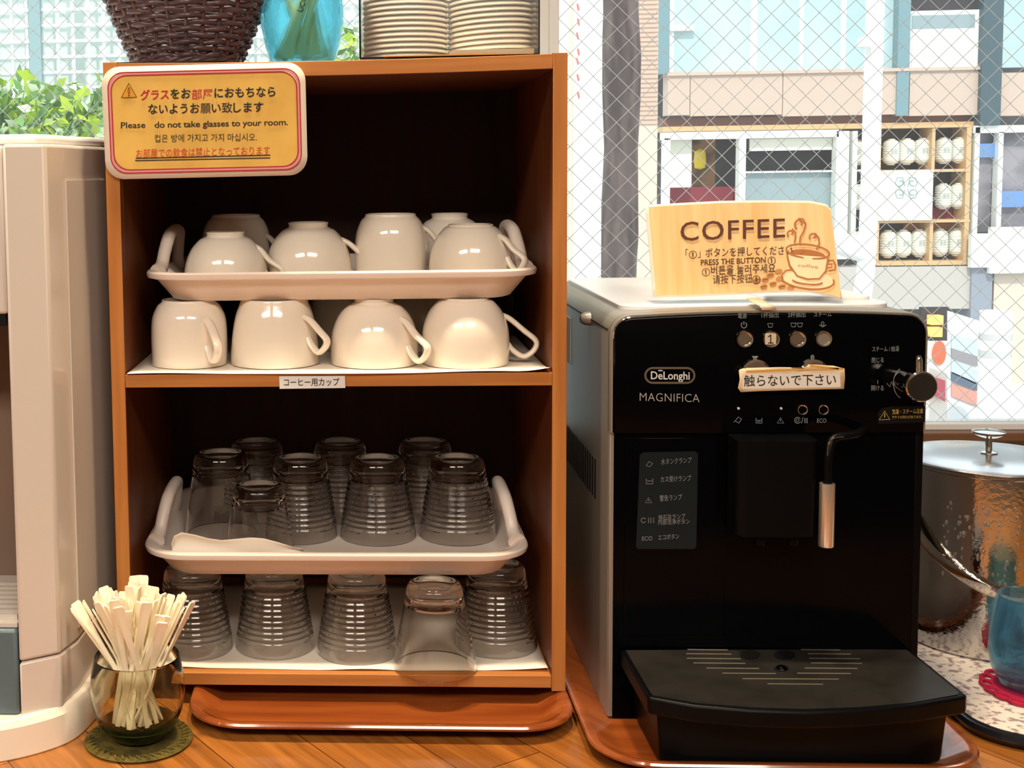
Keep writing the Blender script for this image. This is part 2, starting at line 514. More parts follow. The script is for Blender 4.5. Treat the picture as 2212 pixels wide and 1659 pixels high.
# ------------------------------------------------------------------ white handled trays
def white_tray(label, cx, zb, zr, fl=.003, yf=.012, yb=.277):
    t = thing('handled_tray', label, 'tray', (cx, (yf + yb) / 2, zb), group='white handled trays in the cabinet')
    hw = .1850
    def L(i, z): return [(x, y, z) for x, y in rrect(cx - hw + i, cx + hw - i, yf + i, yb - i, max(.046 - i * .6, .012), 8)]
    loops = [L(.028, zb), L(.0235, zb + .0015), L(.0090, zr - .0085), L(.0050, zr - .0078), L(.001, zr - .0066), L(0, zr - .004), L(0, zr - .0018), L(.0012, zr - .0002), L(.004, zr), L(.008, zr - .0005), L(.0105, zr - .003), L(.026 - fl * .25, zb + fl + .001), L(.030 - fl * .25, zb + fl)]
    mk('tray_body', loft(loops), MELA, t)
    ym = .1305
    for s in (-1, 1):
        x = cx + s * (hw - .0105)
        path = smooth_path([(x + s * .001, ym - .064, zr - .003), (x - s * .001, ym - .054, zr + .003), (x - s * .003, ym - .046, zr + .016), (x - s * .006, ym - .034, zr + .0305),
                            (x - s * .007, ym - .012, zr + .0345), (x - s * .007, ym + .012, zr + .0345), (x - s * .006, ym + .034, zr + .0305), (x - s * .003, ym + .046, zr + .016), (x - s * .001, ym + .054, zr + .003), (x + s * .001, ym + .064, zr - .003)], 5)
        m = len(path)
        rad = []
        for i in range(m):
            e = min(i, m - 1 - i) / (m / 2)
            rad.append((.0060 + .003 * max(0, 1 - e * 4), .0064 + .002 * max(0, 1 - e * 4)))
        mk('handle', tube(path, rad, 12, up=(0, 0, 1)), MELA, t)
    return t


UZ, UR, LZ, LR = .3608, .3895, .0966, .1250
white_tray('white handled tray of upturned cups resting on the middle shelf cups', .0035, UZ, UR)
white_tray('white handled tray of tumblers resting on the bottom row of tumblers', -.0045, LZ, LR, .0104)

# ------------------------------------------------------------------ cups, all upside down (z = 0 at the rim)
def cup(label, x, y, z, outer, h, ang, handle, group, t_wall=.0028):
    """outer: (r, z) from the rim up to the foot; handle: (z high, z low, reach, r high, r low)"""
    t = thing('coffee_cup', label, 'cup', (x, y, z), group=group)
    rt = outer[-1][0]
    o = smooth_path([(r, 0, zz) for r, zz in outer], 4); o = [(p[0], p[2]) for p in o]
    prof = [(o[0][0] - t_wall, .0004), (o[0][0] - t_wall * .5, 0)] + [(r, zz + .0006 if i == 0 else zz) for i, (r, zz) in enumerate(o)]
    prof += [(rt - .0012, h + .0003), (rt - .003, h - .0008), (rt - .004, h - .003), (0, h - .0034)]
    inn = [(max(r - t_wall, 0), zz - (.0 if zz < h * .7 else (zz - h * .7) * .22)) for r, zz in o if zz < h - .006]
    prof_in = [(0, inn[-1][1])] + list(reversed(inn)) if inn else []
    full = list(reversed(prof)) + [p for p in reversed(prof_in[:-1])][::1]
    full = [(0, h - .0034)] + list(reversed(prof[:-1])) + inn[1:] + [(0, inn[-1][1] + .0005)]
    mk('bowl', lathe(full, 56), CERAM, t, world=False, smooth=50)
    zh, zl, reach, rh, rl = handle
    pts = smooth_path([(rh - .002, 0, zh), (rh + reach * .30, 0, zh - (zh - zl) * .12), (rh + reach * .80, 0, zh - (zh - zl) * .42), (max(rh, rl) + reach, 0, zl + (zh - zl) * .30),
                       (max(rh, rl) + reach * .93, 0, zl + .002), (rl + reach * .55, 0, zl - .004), (rl + reach * .15, 0, zl + .002), (rl - .0015, 0, zl + .009)], 5)
    m = Matrix.Rotation(ang, 4, 'Z')
    mk('handle', xform(tube(pts, [(.0027, .0047)] * len(pts), 10, up=(0, 0, 1)), m), CERAM, t, world=False, smooth=60)
    return t


G1 = 'white cups upside down on the middle shelf'
ZS = .2979
mug = [(.0362, 0), (.0366, .012), (.0366, .032), (.0352, .046), (.0305, .0565), (.0262, .0605), (.0255, .0628)]
tap = [(.0425, 0), (.0424, .010), (.0405, .030), (.0375, .046), (.0335, .0575), (.0318, .0618), (.0318, .0628)]
bowl = [(.0414, 0), (.0416, .014), (.0402, .030), (.0350, .044), (.0265, .0545), (.0202, .0578), (.0186, .0592), (.0194, .0628)]
bowl2 = [(.0402, 0), (.0410, .016), (.0400, .034), (.0345, .049), (.0265, .0590), (.0225, .0612), (.0222, .0628)]
cup('straight white mug upside down at the left end of the middle shelf', -.1422, .0587, ZS, mug, .0628, -.92, (.046, .012, .017, .0345, .0365), G1)
cup('white cup with a wide flat foot, second from left on the middle shelf', -.0600, .0619, ZS, tap, .0628, -.60, (.047, .018, .020, .0370, .0415), G1)
cup('round white cup with a small foot, second from right on the middle shelf', .0355, .0574, ZS, bowl, .0628, -.70, (.045, .0105, .021, .0330, .0415), G1)
cup('round white cup with a large ear handle, right end of the middle shelf', .1215, .0531, ZS, bowl2, .0628, .0, (.046, .010, .0255, .0340, .0405), G1)
cup('shaded white mug behind the second and third middle-shelf cups', .0060, .172, ZS, mug, .0628, .6, (.046, .012, .017, .0345, .0365), G1)
cup('shaded white cup behind the two right-hand middle-shelf cups', .0905, .165, ZS, bowl2, .0628, 2.2, (.046, .010, .022, .0340, .0405), G1)

G2 = 'white cups upside down on the upper tray'
ZT = UZ + .0034
def up(o, k, h):  # the same shape, taller
    return [(r * k, zz * h / .0628) for r, zz in o]
cup('round white cup at the front left of the upper tray', -.1075, .078, ZT, up(bowl, .98, .060), .060, -.10, (.046, .013, .016, .0300, .0395), G2)
cup('shaded white mug at the back left of the upper tray', -.1075, .185, ZT, up(mug, 1.0, .073), .073, -.30, (.052, .012, .018, .0345, .0365), G2)
cup('large round white cup second from left on the upper tray', -.0280, .108, ZT, up(bowl, 1.03, .067), .067, -.05, (.050, .010, .026, .0330, .0420), G2)
cup('tall straight white mug in the middle of the upper tray', .0535, .118, ZT, up(mug, .98, .074), .074, .05, (.060, .012, .020, .0335, .0360), G2)
cup('shaded white cup at the back right of the upper tray', .1175, .195, ZT, up(bowl, 1.0, .071), .071, 1.4, (.050, .010, .020, .0330, .0410), G2)
cup('round white cup at the front right of the upper tray', .1290, .082, ZT, up(bowl2, .97, .064), .064, -.55, (.053, .024, .016, .0320, .0395), G2)

# paper showing at the ends of the upper tray
def curl(u, v):
    x = -.150 + .300 * u; y = .046 + .165 * v
    z = ZT - .0004 + .0001
    e = max(0, (.10 - u) / .10); z += .029 * e ** 1.4 * max(0, 1 - abs(v - .12) * 4)
    e2 = max(0, (u - .86) / .14); z += .0275 * e2 ** .9 * max(0, 1 - v * 4)
    return (x - .012 * (e > 0) * e, y, z)
tag(mk('paper_liner', grid(40, 14, curl), PAPER, solid=.0003), 'white paper sheet curling up at the corners of the upper tray', 'paper liner', 'white paper liners')

# ------------------------------------------------------------------ tumblers upside down
def tumbler_geo(rr, rb, h, ribs):
    P = [(rr - .0014, 0.0), (rr - .0006, -.0002 + .0002), (rr, .0006)]
    n = 26 if not ribs else 64
    def R(t):
        return rr + (rb - rr) * (t ** 1.15)
    hb = h - .012
    for i in range(1, n + 1):
        t = i / n; z = .0006 + (hb - .0006) * t; r = R(t * hb / h)
        if ribs and .16 < t < .86: r += .00055 * math.sin((t - .16) / .70 * 2 * PI * 9)
        P.append((r, z))
    re = P[-1][0]
    P += [(re - .0004, hb + .004), (re - .0016, h - .0035), (re - .0032, h - .001), (re - .0055, h), (re - .0085, h - .0004), (re - .0115, h - .0022), (0, h - .0028)]
    inner = [(0, h - .0135), (re - .009, h - .0132), (re - .0055, h - .0155), (re - .0030, h - .020)]
    for i in range(n, 0, -1):
        t = i / n; z = (h - .021) * t
        inner.append((R(t * (h - .021) / h) - .0016, z))
    return lathe(list(reversed(P)) + list(reversed(inner)), 64)


GR = {}
def tumbler(label, x, y, z, kind, group):
    spec = {'rib': (.0392, .0262, .0812, True), 'smooth': (.0392, .0245, .0812, False), 'tall': (.0372, .0262, .0812, True), 'bell': (.0345, .0238, .0685, False), 'big': (.0385, .0268, .0850, False)}[kind]
    if kind not in GR:
        o = mk('tumbler', tumbler_geo(*spec), GLASS, smooth=40); GR[kind] = o
    else:
        o = GR[kind].copy(); COL.objects.link(o)
    o.location = (x, y, z)
    return tag(o, label, 'tumbler', group)


G3, G4 = 'clear tumblers upside down on the cabinet bottom', 'clear tumblers upside down on the lower tray'
ZB = .01505
tumbler('ribbed tumbler at the left end of the bottom row, behind the stir sticks', -.1452, .0640, ZB, 'rib', G3)
tumbler('ribbed tumbler second from left in the bottom row', -.0648, .0690, ZB, 'rib', G3)
tumbler('ribbed tumbler third from left in the bottom row', .0162, .0560, ZB, 'rib', G3)
tumbler('smooth tumbler jutting over the bottom front edge', .0890, .0190, ZB, 'smooth', G3)
tumbler('ribbed tumbler at the right end of the bottom row', .1530, .0760, ZB, 'rib', G3)
ZL = LZ + .0106
for kind, x, y, lab in (('big', -.1235, .1420, 'smooth wide tumbler at the left end of the lower tray'), ('bell', -.0790, .0732, 'small smooth tumbler at the front of the lower tray, behind the napkin'),
                        ('tall', -.0403, .1357, 'ribbed tumbler third from left on the lower tray'), ('rib', .0385, .1330, 'ribbed tumbler in the middle front of the lower tray'), ('rib', .1198, .1344, 'ribbed tumbler at the right end of the lower tray'),
                        ('rib', -.0920, .2145, 'shaded tumbler at the back left of the lower tray'), ('rib', -.0007, .2140, 'shaded tumbler at the back middle of the lower tray'), ('rib', .0912, .2140, 'shaded tumbler at the back right of the lower tray')):
    tumbler(lab, x, y, ZL, kind, G4)

# bent napkin at the front of the lower tray
NP = [(370, 1176), (376, 1158), (392, 1150), (420, 1155), (450, 1163), (480, 1167), (510, 1164), (540, 1161), (570, 1163), (600, 1171), (630, 1181), (655, 1187)]
def napkin(u, v):
    k = u * (len(NP) - 1); i = min(int(k), len(NP) - 2); f = k - i
    px = NP[i][0] + (NP[i + 1][0] - NP[i][0]) * f; py = NP[i][1] + (NP[i + 1][1] - NP[i][1]) * f
    top = at(px, py, .024)
    bot = np.array([top[0], .0275, LR - .004])
    return bot + (top - bot) * v + np.array([0, .0025 * math.sin(v * PI) * (1 + math.sin(7 * u)), 0])
tag(mk('paper_napkin', grid(33, 8, napkin), PAPER, solid=.0004), 'white paper napkin folded up over the front left rim of the lower tray', 'napkin')

# ------------------------------------------------------------------ laminated notice on the cabinet
LAM = mat('laminate_edge', (236, 222, 204), .15, coat=.4)
YEL = mat('notice_yellow', (226, 184, 96), .2, coat=.35, noise=((25, 25, 25), (212, 168, 84), .35, .7))
TL, TR, BR, BL = np.array([218., 145.]), np.array([659., 134.]), np.array([665., 378.]), np.array([229., 388.])
def NS(dy):
    def S(px, py):
        # soft waves in the sheet
        w = .0005 * math.sin(px * .017) * math.sin(py * .02)
        return at(px, py, -.0045 + w - dy)
    return S
def nq(u, v): return (TL * (1 - u) + TR * u) * (1 - v) + (BL * (1 - u) + BR * u) * v
def nrr(i, r, n=7):
    w, h = 440., 243.
    return [tuple(nq(x / w, y / h)) for x, y in rrect(i, w - i, i, h - i, r, n)]
def sheet_poly(poly, S, thick_dy):
    # ring-subdivided so the sheet can wave
    c = np.mean(np.array(poly), axis=0); loops = []
    for k in (1, .8, .6, .4, .2):
        loops.append([tuple(S(*(c + (np.array(p) - c) * k))) for p in poly])
    return loft(loops, False, True)
no = thing('notice_sign', 'yellow laminated warning notice with red border taped to the cabinet', 'sign', tuple(at(441, 260, -.004)), )
mk('laminate_sheet', sheet_poly(nrr(0, 40), NS(0), 0), LAM, no, solid=.0006)
mk('yellow_panel', sheet_poly(nrr(19, 34), NS(.0010), 0), YEL, no)
mk('red_border', join(stroke_px(nrr(13, 34), 2.6, NS(.0016), True), stroke_px(nrr(19.5, 34), 2.6, NS(.0016), True)), PRINTR, no)
mk('pink_band', stroke_px(nrr(16, 34), 5, NS(.0012), True), mat('pink_print', (214, 150, 150), .4), no)
N9 = NS(.0018)
mk('lettering', join(type_px('をお', 368, 212, 412, 211, 17, N9, .022), type_px('におもちなら', 463, 210, 595, 207, 17, N9, .022),
                     type_px('ないようお', 320, 245, 431, 243, 17, N9, .02), type_px('願', 433, 243, 455, 242.5, 17, N9, .004), type_px('い', 457, 242.5, 477, 242, 17, N9, .02), type_px('致', 479, 242, 502, 241.5, 17, N9, .006), type_px('します', 504, 241.5, 569, 240, 17, N9, .02),
                     type_px('Please', 261, 277, 314, 276, 13, N9, .012), type_px('do not take glasses to your room.', 334, 276, 622, 270, 13, N9, .012, .96),
                     type_px('컵은 방에 가지고 가지 마십시오.', 334, 306, 555, 303, 13, N9),
                     stroke_px([(293, 342), (584, 335)], 2.2, N9), stroke_px([(292, 347), (584, 341)], 2.2, N9)), PRINTK, no)
mk('red_lettering', type_px('グラス', 303, 215, 365, 213, 17, N9, .022), PRINTR, no); mk('red_lettering', type_px('部屋', 414, 213, 460, 212, 17, N9, .004), PRINTR, no)
mk('orange_lettering', type_px('お部屋での飲食は禁止となっております', 294, 340, 583, 333, 15, N9, .002), PRINTO, no)
mk('warning_triangle', fill_px([(262, 211), (278, 180), (295, 210)], N9), mat('warning_orange', (222, 150, 30), .5), no)
mk('warning_outline', join(stroke_px([(262, 211), (278, 180), (295, 210)], 2.2, NS(.0022), True), stroke_px(ell_px(278.5, 196, 1.8, 7, 12), 1.2, NS(.0022), True), stroke_px(ell_px(278.5, 206.5, 1.4, 1.4, 8), 1.2, NS(.0022), True)), PRINTK, no)

# ------------------------------------------------------------------ on top of the cabinet
ZTOP = CH - .0002
# wicker basket
RATTAN = mat('dark_rattan', (104, 80, 82), .3, noise=((40, 40, 40), (84, 62, 64), .35, .7), coat=.2)
bx, by = -.1505, .152
ba = thing('wicker_basket', 'dark brown woven wicker basket on top of the cabinet', 'basket', (bx, by, ZTOP))
def brad(z): return .047 + .034 * (z / .075) ** .85
rows = []
for k in range(15):
    z = .0135 + k * .0060; ph = (k % 2) * PI; ns = 26
    pts = [((brad(z) + .0024 * math.cos(ns / 2 * a + ph)) * math.cos(a), (brad(z) + .0024 * math.cos(ns / 2 * a + ph)) * math.sin(a), z + .0006 * math.sin(ns / 2 * a)) for a in (2 * PI * i / 156 for i in range(156))]
    rows.append(tube(pts, .0029, 6, closed=True))
mk('weave', join(*rows), RATTAN, ba, world=False, smooth=60)
mk('stakes', join(*[tube([(brad(z) * math.cos(a), brad(z) * math.sin(a), z) for z in (.006, .03, .06, .085, .106)], .0022, 6) for a in (2 * PI * i / 26 for i in range(26))]), RATTAN, ba, world=False)
br_ = []
for k in range(3):
    z0 = .003 + k * .0042
    for i in range(26):
        a = 2 * PI * i / 26; d = 1 if k % 2 else -1; q = [(brad(.008) + .0018 * math.sin(PI * t) + (.003 - k * .001)) for t in (0, .33, .66, 1)]
        br_.append(tube([(q[j] * math.cos(a + d * .38 * t), q[j] * math.sin(a + d * .38 * t), z0 - .002 + .0065 * t) for j, t in enumerate((0, .33, .66, 1))], .0026, 6))
mk('braided_foot', join(*br_), RATTAN, ba, world=False, smooth=60)
mk('bottom_disc', lathe([(0, .002), (.046, .002), (.046, .006), (0, .006)], 32), RATTAN, ba, world=False)
mk('rim', tube([(brad(.108) * math.cos(a), brad(.108) * math.sin(a), .108) for a in (2 * PI * i / 60 for i in range(60))], .005, 8, closed=True), RATTAN, ba, world=False)
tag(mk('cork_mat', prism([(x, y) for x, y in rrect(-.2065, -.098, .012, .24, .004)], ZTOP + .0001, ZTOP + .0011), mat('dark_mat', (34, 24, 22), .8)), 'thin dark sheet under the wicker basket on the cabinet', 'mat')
ba.location.z += .0014

# blue bubble glass jar with sugar sticks
CYAN = mat('blue_bubble_glass', (176, 234, 250), .02, trans=1, ior=1.3, bump=(140, .45))
_n = CYAN.node_tree; _t = _n.nodes.new('ShaderNodeBsdfTransparent'); _t.inputs['Color'].default_value = (.62, .91, .97, 1); _x = _n.nodes.new('ShaderNodeMixShader'); _x.inputs[0].default_value = .5
_n.links.new(_t.outputs[0], _x.inputs[1]); _n.links.new(_n.nodes['Principled BSDF'].outputs[0], _x.inputs[2]); _n.links.new(_x.outputs[0], _n.nodes['Material Output'].inputs['Surface'])
vx, vy = -.0330, .150
jar = tag(mk('glass_jar', lathe([(0, .0), (.026, .0), (.030, .003), (.0375, .025), (.0420, .048), (.0418, .066), (.0385, .088), (.036, .11), (.0335, .11), (.0358, .088), (.0388, .066), (.0390, .048), (.0350, .027), (.029, .013), (.018, .0105), (0, .0105)], 56), CYAN),
          'blue bubble-glass jar of sugar sticks on top of the cabinet', 'jar')
jar.location = (vx, vy, ZTOP)
STICK = bpy.data.materials.new('sugar_stick_paper'); STICK.use_nodes = True
_n = STICK.node_tree; _p = _n.nodes['Principled BSDF']; _p.inputs['Base Color'].default_value = (*lin((236, 226, 190)), 1)
_tr = _n.nodes.new('ShaderNodeBsdfTranslucent'); _tr.inputs['Color'].default_value = (*lin((240, 226, 180)), 1); _mx = _n.nodes.new('ShaderNodeMixShader'); _mx.inputs[0].default_value = .5
_n.links.new(_p.outputs[0], _mx.inputs[1]); _n.links.new(_tr.outputs[0], _mx.inputs[2]); _n.links.new(_mx.outputs[0], _n.nodes['Material Output'].inputs['Surface'])
def sugar_stick(x0, y0, x1, y1, dz0, dz1, label, flat=.0065, letters=False):
    A, B = Vector((vx + x0, vy + y0, ZTOP + dz0)), Vector((vx + x1, vy + y1, ZTOP + dz1))
    prof = [(0, .0003, .0068), (.08, .0004, .0064), (.16, .0016, .0052), (.25, .0028, .0045), (.8, .0028, .0045), (.93, .0005, .0064), (1, .0003, .0068)]
    pts = [tuple(A + (B - A) * t) for t, _a, _b in prof]
    t = thing('sugar_stick', label, 'sugar stick', tuple(A), group='sugar sticks in the blue jar')
    mk('paper_tube', tube(pts, [(a, b) for _t, a, b in prof], 10, up=(0, 1, 0)), STICK, t, smooth=60)
    if letters:
        d = (B - A).normalized()
        n = Vector((-d.z, 0, d.x))
        if n.z > 0: n = -n
        v, f = type_geo('UCC', .03); o = A + (B - A) * .42 + Vector((0, -.0032, 0)) + n * .0016
        mk('lettering', ([tuple(o + d * (p[0] * .0075) - n * (p[1] * .0075)) for p in v], f), PRINTK, t)
for q in ((-.021, -.012, .016, -.006, .012, .118, 'sugar stick crossing behind the printed one in the blue jar', False), (-.015, -.018, .020, -.016, .013, .118, 'sugar stick with a printed black name in the blue jar', True),
          (-.004, -.014, .028, -.012, .014, .120, 'sugar stick leaning far right in the blue jar', False), (.006, -.010, -.028, -.004, .012, .116, 'sugar stick leaning left in the blue jar', False),
          (.008, -.002, .014, .002, .0115, .121, 'near upright sugar stick in the blue jar', False), (.020, .002, .002, .010, .014, .117, 'sugar stick with its crimped end at the right of the blue jar', False)):
    sugar_stick(*q[:6], q[6], letters=q[7])

# clear box of stacked lids
ACR = glass_thin('clear_acrylic', (.95, .95, .94), haze=.10)
b0, b1, yb0, yb1, zb1 = at(778, 118, .021)[0], at(1164, 108, .021)[0], .021, .135, .66
bxo = thing('acrylic_box', 'clear acrylic box of stacked white lids on top of the cabinet', 'box', ((b0 + b1) / 2, (yb0 + yb1) / 2, ZTOP))
tb = .0022
mk('panel', box(b0, b1, yb0, yb0 + tb, ZTOP, zb1), ACR, bxo)
mk('panel', box(b0, b1, yb1 - tb, yb1, ZTOP, zb1), ACR, bxo)
mk('panel', box(b0, b0 + tb, yb0 + tb, yb1 - tb, ZTOP, zb1), ACR, bxo)
mk('panel', box(b1 - tb, b1, yb0 + tb, yb1 - tb, ZTOP, zb1), ACR, bxo)
mk('panel', box(b0 + tb, b1 - tb, yb0 + tb, yb1 - tb, ZTOP, ZTOP + tb), ACR, bxo)
EDGE = mat('dark_acrylic_edge', (24, 24, 30), .2)
mk('edge_trim', join(box(b0 - .0006, b1 + .0006, yb0 - .0008, yb0, ZTOP, ZTOP + .0016), box(b0 - .0008, b0 + .0010, yb0 - .0008, yb0, ZTOP + .0016, zb1 - .034 + .010), box(b1 - .0004, b1 + .0008, yb0 - .0008, yb0, ZTOP + .0016, zb1)), EDGE, bxo)
LID = mat('white_lid_plastic', (236, 230, 220), .35)
lid0 = None
lg = lathe([(0, .0018), (.030, .0018), (.0345, .0030), (.0375, .0012), (.0398, 0), (.0404, .0010), (.0398, .0026), (.0378, .0038), (.0350, .0048), (.030, .0036), (0, .0036)], 48)
ords = 'lowest second third fourth fifth sixth seventh eighth ninth tenth eleventh twelfth thirteenth'.split()
for s, cx in (('left', b0 + .0435), ('right', b0 + .1235)):
    for k in range(12):
        z = ZTOP + tb + .0003 + k * .0049 + (.0 if s == 'left' else .0062)
        if s == 'right' and k == 11: continue
        if lid0 is None: o = lid0 = mk('cup_lid', lg, LID)
        else: o = lid0.copy(); COL.objects.link(o)
        o.location = (cx, .078, z)
        if s == 'right': o.rotation_euler = (0, -.035, 0)
        tag(o, f'round white lid, {ords[k]} in the {s} stack of the acrylic box' if k == 0 else f'round white lid, {ords[k]} from the bottom of the acrylic box\'s {s} stack', 'lid', f'white lids in the {s} stack of the acrylic box')
tag(mk('folded_card', box(b0 + .083, b1 - .003, .03, .125, ZTOP + tb + .0001, ZTOP + tb + .0052), mat('cream_card', (232, 216, 190), .7)), 'cream card under the right stack of white lids', 'card')
tag(mk('wood_slip', box(.047, .178, .004, .0205, ZTOP + .0001, ZTOP + .0012), mat('yellow_veneer', (206, 146, 60), .5)), 'thin yellow strip lying along the cabinet top in front of the acrylic box', 'strip')

# ------------------------------------------------------------------ coffee machine
YF = -.030                                                        # front plane of the control panel
YL = -.017                                                        # recessed lower front
ML = at(1318, 800, YF)[0]; MR = at(2003, 800, YF)[0]; ZM0 = ZC + .0036
P = plane(YF)
zt = lambda px, py: at(px, py, YF)[2]
cm = thing('coffee_machine', 'black and silver automatic coffee machine on a brown tray', 'coffee machine', ((ML + MR) / 2, .15, ZM0))
ztop = zt(1660, 668)
x0, x1 = ML, MR
def arch(x, z, e=.0045): return z - e * ((x - (x0 + x1) / 2) / ((x1 - x0) / 2)) ** 2
def toprr(inset, zlow, r=.017, n=6):
    """outline of the front: square below, rounded and slightly arched on top"""
    a, b = x0 + inset, x1 - inset; pts = [(a, zlow), (b, zlow)]
    for k in range(n + 1):
        t = PI / 2 * k / n; pts.append((b - r + r * math.cos(t), ztop - inset - r + r * math.sin(t)))
    for k in range(1, 8):
        pts.append((b - r + (a - b + 2 * r) * k / 8, ztop - inset))
    for k in range(n + 1):
        t = PI / 2 + PI / 2 * k / n; pts.append((a + r + r * math.cos(t), ztop - inset - r + r * math.sin(t)))
    return [(x, arch(x, z) if z > ztop - .03 else z) for x, z in pts]
zmid = zt(1660, 934)
YB = .33
# silver shell: sides and top
shell = loft([[(x, y, z) for x, z in toprr(i, ZM0, r)] for y, i, r in ((YF + .006, 0, .017), (YB - .02, 0, .017), (YB, .012, .012))])
mk('shell', shell, SILVER, cm)
mk('top_lid', loft([[(x, y, z) for x, y in rrect(x0 + .016, x1 - .016, YF + .03, YB - .03, .02)] for z in (ztop - .012, ztop + .0008)]), SILVER_LIT, cm, bevel=.001)
mk('hopper_lid', loft([[(x, y, z) for x, y in rrect(x1 - .115, x1 - .022, .03, YB - .05, .012)] for z in (ztop - .003, ztop + .0042)]), SILVER_LIT, cm, bevel=.0015)
# bezel and control panel
bez = loft([[(x, YF + .008, z) for x, z in toprr(0, zmid, .017)], [(x, YF + .001, z) for x, z in toprr(0, zmid, .017)], [(x, YF - .001, z) for x, z in toprr(.0008, zmid, .0165)], [(x, YF - .001, z) for x, z in toprr(.0018, zmid, .0155)]])
mk('bezel', bez, SILVER, cm)
mk('chrome_lip', loft([[(x, YF - .0012, z) for x, z in toprr(.0019, ztop - .020, .0155)], [(x, YF - .0020, z) for x, z in toprr(.0026, ztop - .020, .0150)]]), CHROME, cm)
pan = mk('control_panel', loft([[(x, YF - .0010, z) for x, z in toprr(.0022, zmid + .0005, .0152)], [(x, YF - .0034, z) for x, z in toprr(.0036, zmid + .0005, .0140)], [(x, YF - .0040, z) for x, z in toprr(.0050, zmid + .002, .0130)]]), BLACK, cm)
YP = YF - .0040
S = plane(YP - .0003); Sb = plane(YP - .0006)
# brand badge and name
def stadium(cx, cy, hw, hh, n=10):
    out = []
    for sx, a0 in ((1, -PI / 2), (-1, PI / 2)):
        for k in range(n + 1):
            a = a0 + PI * k / n; out.append((cx + sx * (hw - hh) * 1 + hh * math.cos(a) * 1.0, cy + hh * math.sin(a)))
    return out
bad = mk('badge', join(stroke_px(stadium(1447, 811, 53, 16), 4.5, Sb, True)), CHROME, pan)
mk('lettering', join(type_px('DeLonghi', 1406, 819, 1490, 820, 17, Sb, .014), stroke_px([(1422, 800.5), (1431, 800.5)], 2.5, Sb)), PRINTW, pan)
mk('model_lettering', type_px('MAGNIFICA', 1382, 866, 1511, 869, 18, S, -.012, 1.05), mat('silver_print', (190, 188, 184), .35, metal=.4), pan)
# round keys
def ring_key(px, py, rpx, face, name='button', label=None):
    c = at(px, py, YP); r = rpx / 2480
    b = mk(name, join(lathe_y(c, [(r * .70, 0), (r * .70, .0022), (r * .76, .0034), (r * .92, .0036), (r, .0024), (r, -.001)], 32)), CHROME, pan, label=label)
    mk('cap', disc_y(c[0], c[2], YP - .0020, YP + .001, r * .70), face, b)
    return b
def lathe_y(c, prof, n):
    """a turned ring whose axis points at the viewer (-Y); prof = (r, height towards the viewer)"""
    V, F = lathe(prof, n)
    return [(c[0] + x, c[1] - z, c[2] + y) for x, y, z in V], F
gold = mat('brushed_key', (196, 160, 100), .2, metal=1); greyk = mat('grey_key', (150, 142, 128), .35, metal=.4)
ring_key(1607, 732, 18.5, CHROME); b1k = ring_key(1664, 732, 18.5, CHROME); ring_key(1721, 732, 18.5, CHROME); ring_key(1777, 731, 18.0, greyk)
Sk = plane(YP - .0048)
st = mk('number_sticker', fill_px([(1652, 722), (1656, 719), (1674, 720), (1677, 722), (1676, 744), (1653, 744)], plane(YP - .0044)), mat('sticker_clear', (206, 190, 160), .4), b1k)
mk('digit', join(stroke_px([(1665, 723), (1665, 741)], 2.2, Sk), stroke_px([(1659, 728), (1665, 723.5)], 2.0, Sk), stroke_px([(1659, 741), (1671, 741)], 2.0, Sk)), PRINTK, b1k)
ring_key(1731, 884, 11.5, BLACK); ring_key(1776, 884, 11.5, BLACK)
for px in (1595, 1687):
    c = at(px, 882, YP); mk('indicator_light', disc_y(c[0], c[2], YP - .0008, YP + .001, .0011, 12), mat('lamp_cap', (210, 210, 205), .2), pan)
# dials half hidden by the taped notice
for px in (1630, 1755):
    c = at(px, 806, YP)
    d = mk('dial', lathe_y(c, [(.0, .006), (.0105, .006), (.0125, .0045), (.0130, -.001)], 32), CHROME, pan)
    mk('dial_marks', join(*[fill_px(ell_px(px + 33 * math.cos(a), 808 + 33 * math.sin(a) * .86, 1.3, 1.3, 6), S) for a in (PI + PI * (.12 + .76 * k / 16) for k in range(17))]), PRINTW, pan)
# printed symbols
key_l = [type_px('電源', 1594, 687, 1613, 687, 9, S), type_px('1杯抽出', 1645, 686, 1682, 685, 9, S), type_px('2杯抽出', 1702, 685, 1740, 684, 9, S), type_px('スチーム', 1758, 684, 1796, 683, 8, S)]
key_s = [stroke_px(ell_px(1607, 702, 6, 6.5, 16, -PI / 2 + .6, 1.5 * PI - .6), 1.6, S), stroke_px([(1607, 694), (1607, 702)], 1.6, S)]
cupi = lambda x, y, w, h: stroke_px([(x - w, y - h), (x + w, y - h), (x + w * .55, y + h), (x - w * .55, y + h)], 1.5, S, True)
key_s += [cupi(1664, 703, 6, 4), cupi(1714, 702, 6, 4), cupi(1728, 702, 6, 4), stroke_px([(1770, 702), (1777, 706), (1785, 702)], 1.6, S), stroke_px(ell_px(1777, 699, 3, 4, 10), 1.3, S, True)]
dial_s = [fill_px([(1624, 769), (1638, 769), (1635, 774), (1627, 774)], S), stroke_px([(1626, 777), (1636, 777)], 1.5, S), stroke_px(ell_px(1755, 772, 3, 5, 14), 1.8, S, True), stroke_px([(1755, 767), (1755, 777)], 1, S)]
lamp_s = [stroke_px([(1588, 909), (1595, 901), (1602, 905), (1596, 914), (1591, 911)], 1.5, S, True), stroke_px([(1585, 912), (1589, 908)], 1.5, S)]
lamp_s += [stroke_px([(1633, 903), (1633, 914), (1646, 914), (1646, 903)], 1.5, S), stroke_px([(1634, 908), (1645, 908)], 1.5, S), stroke_px([(1636, 911), (1643, 911)], 1.2, S)]
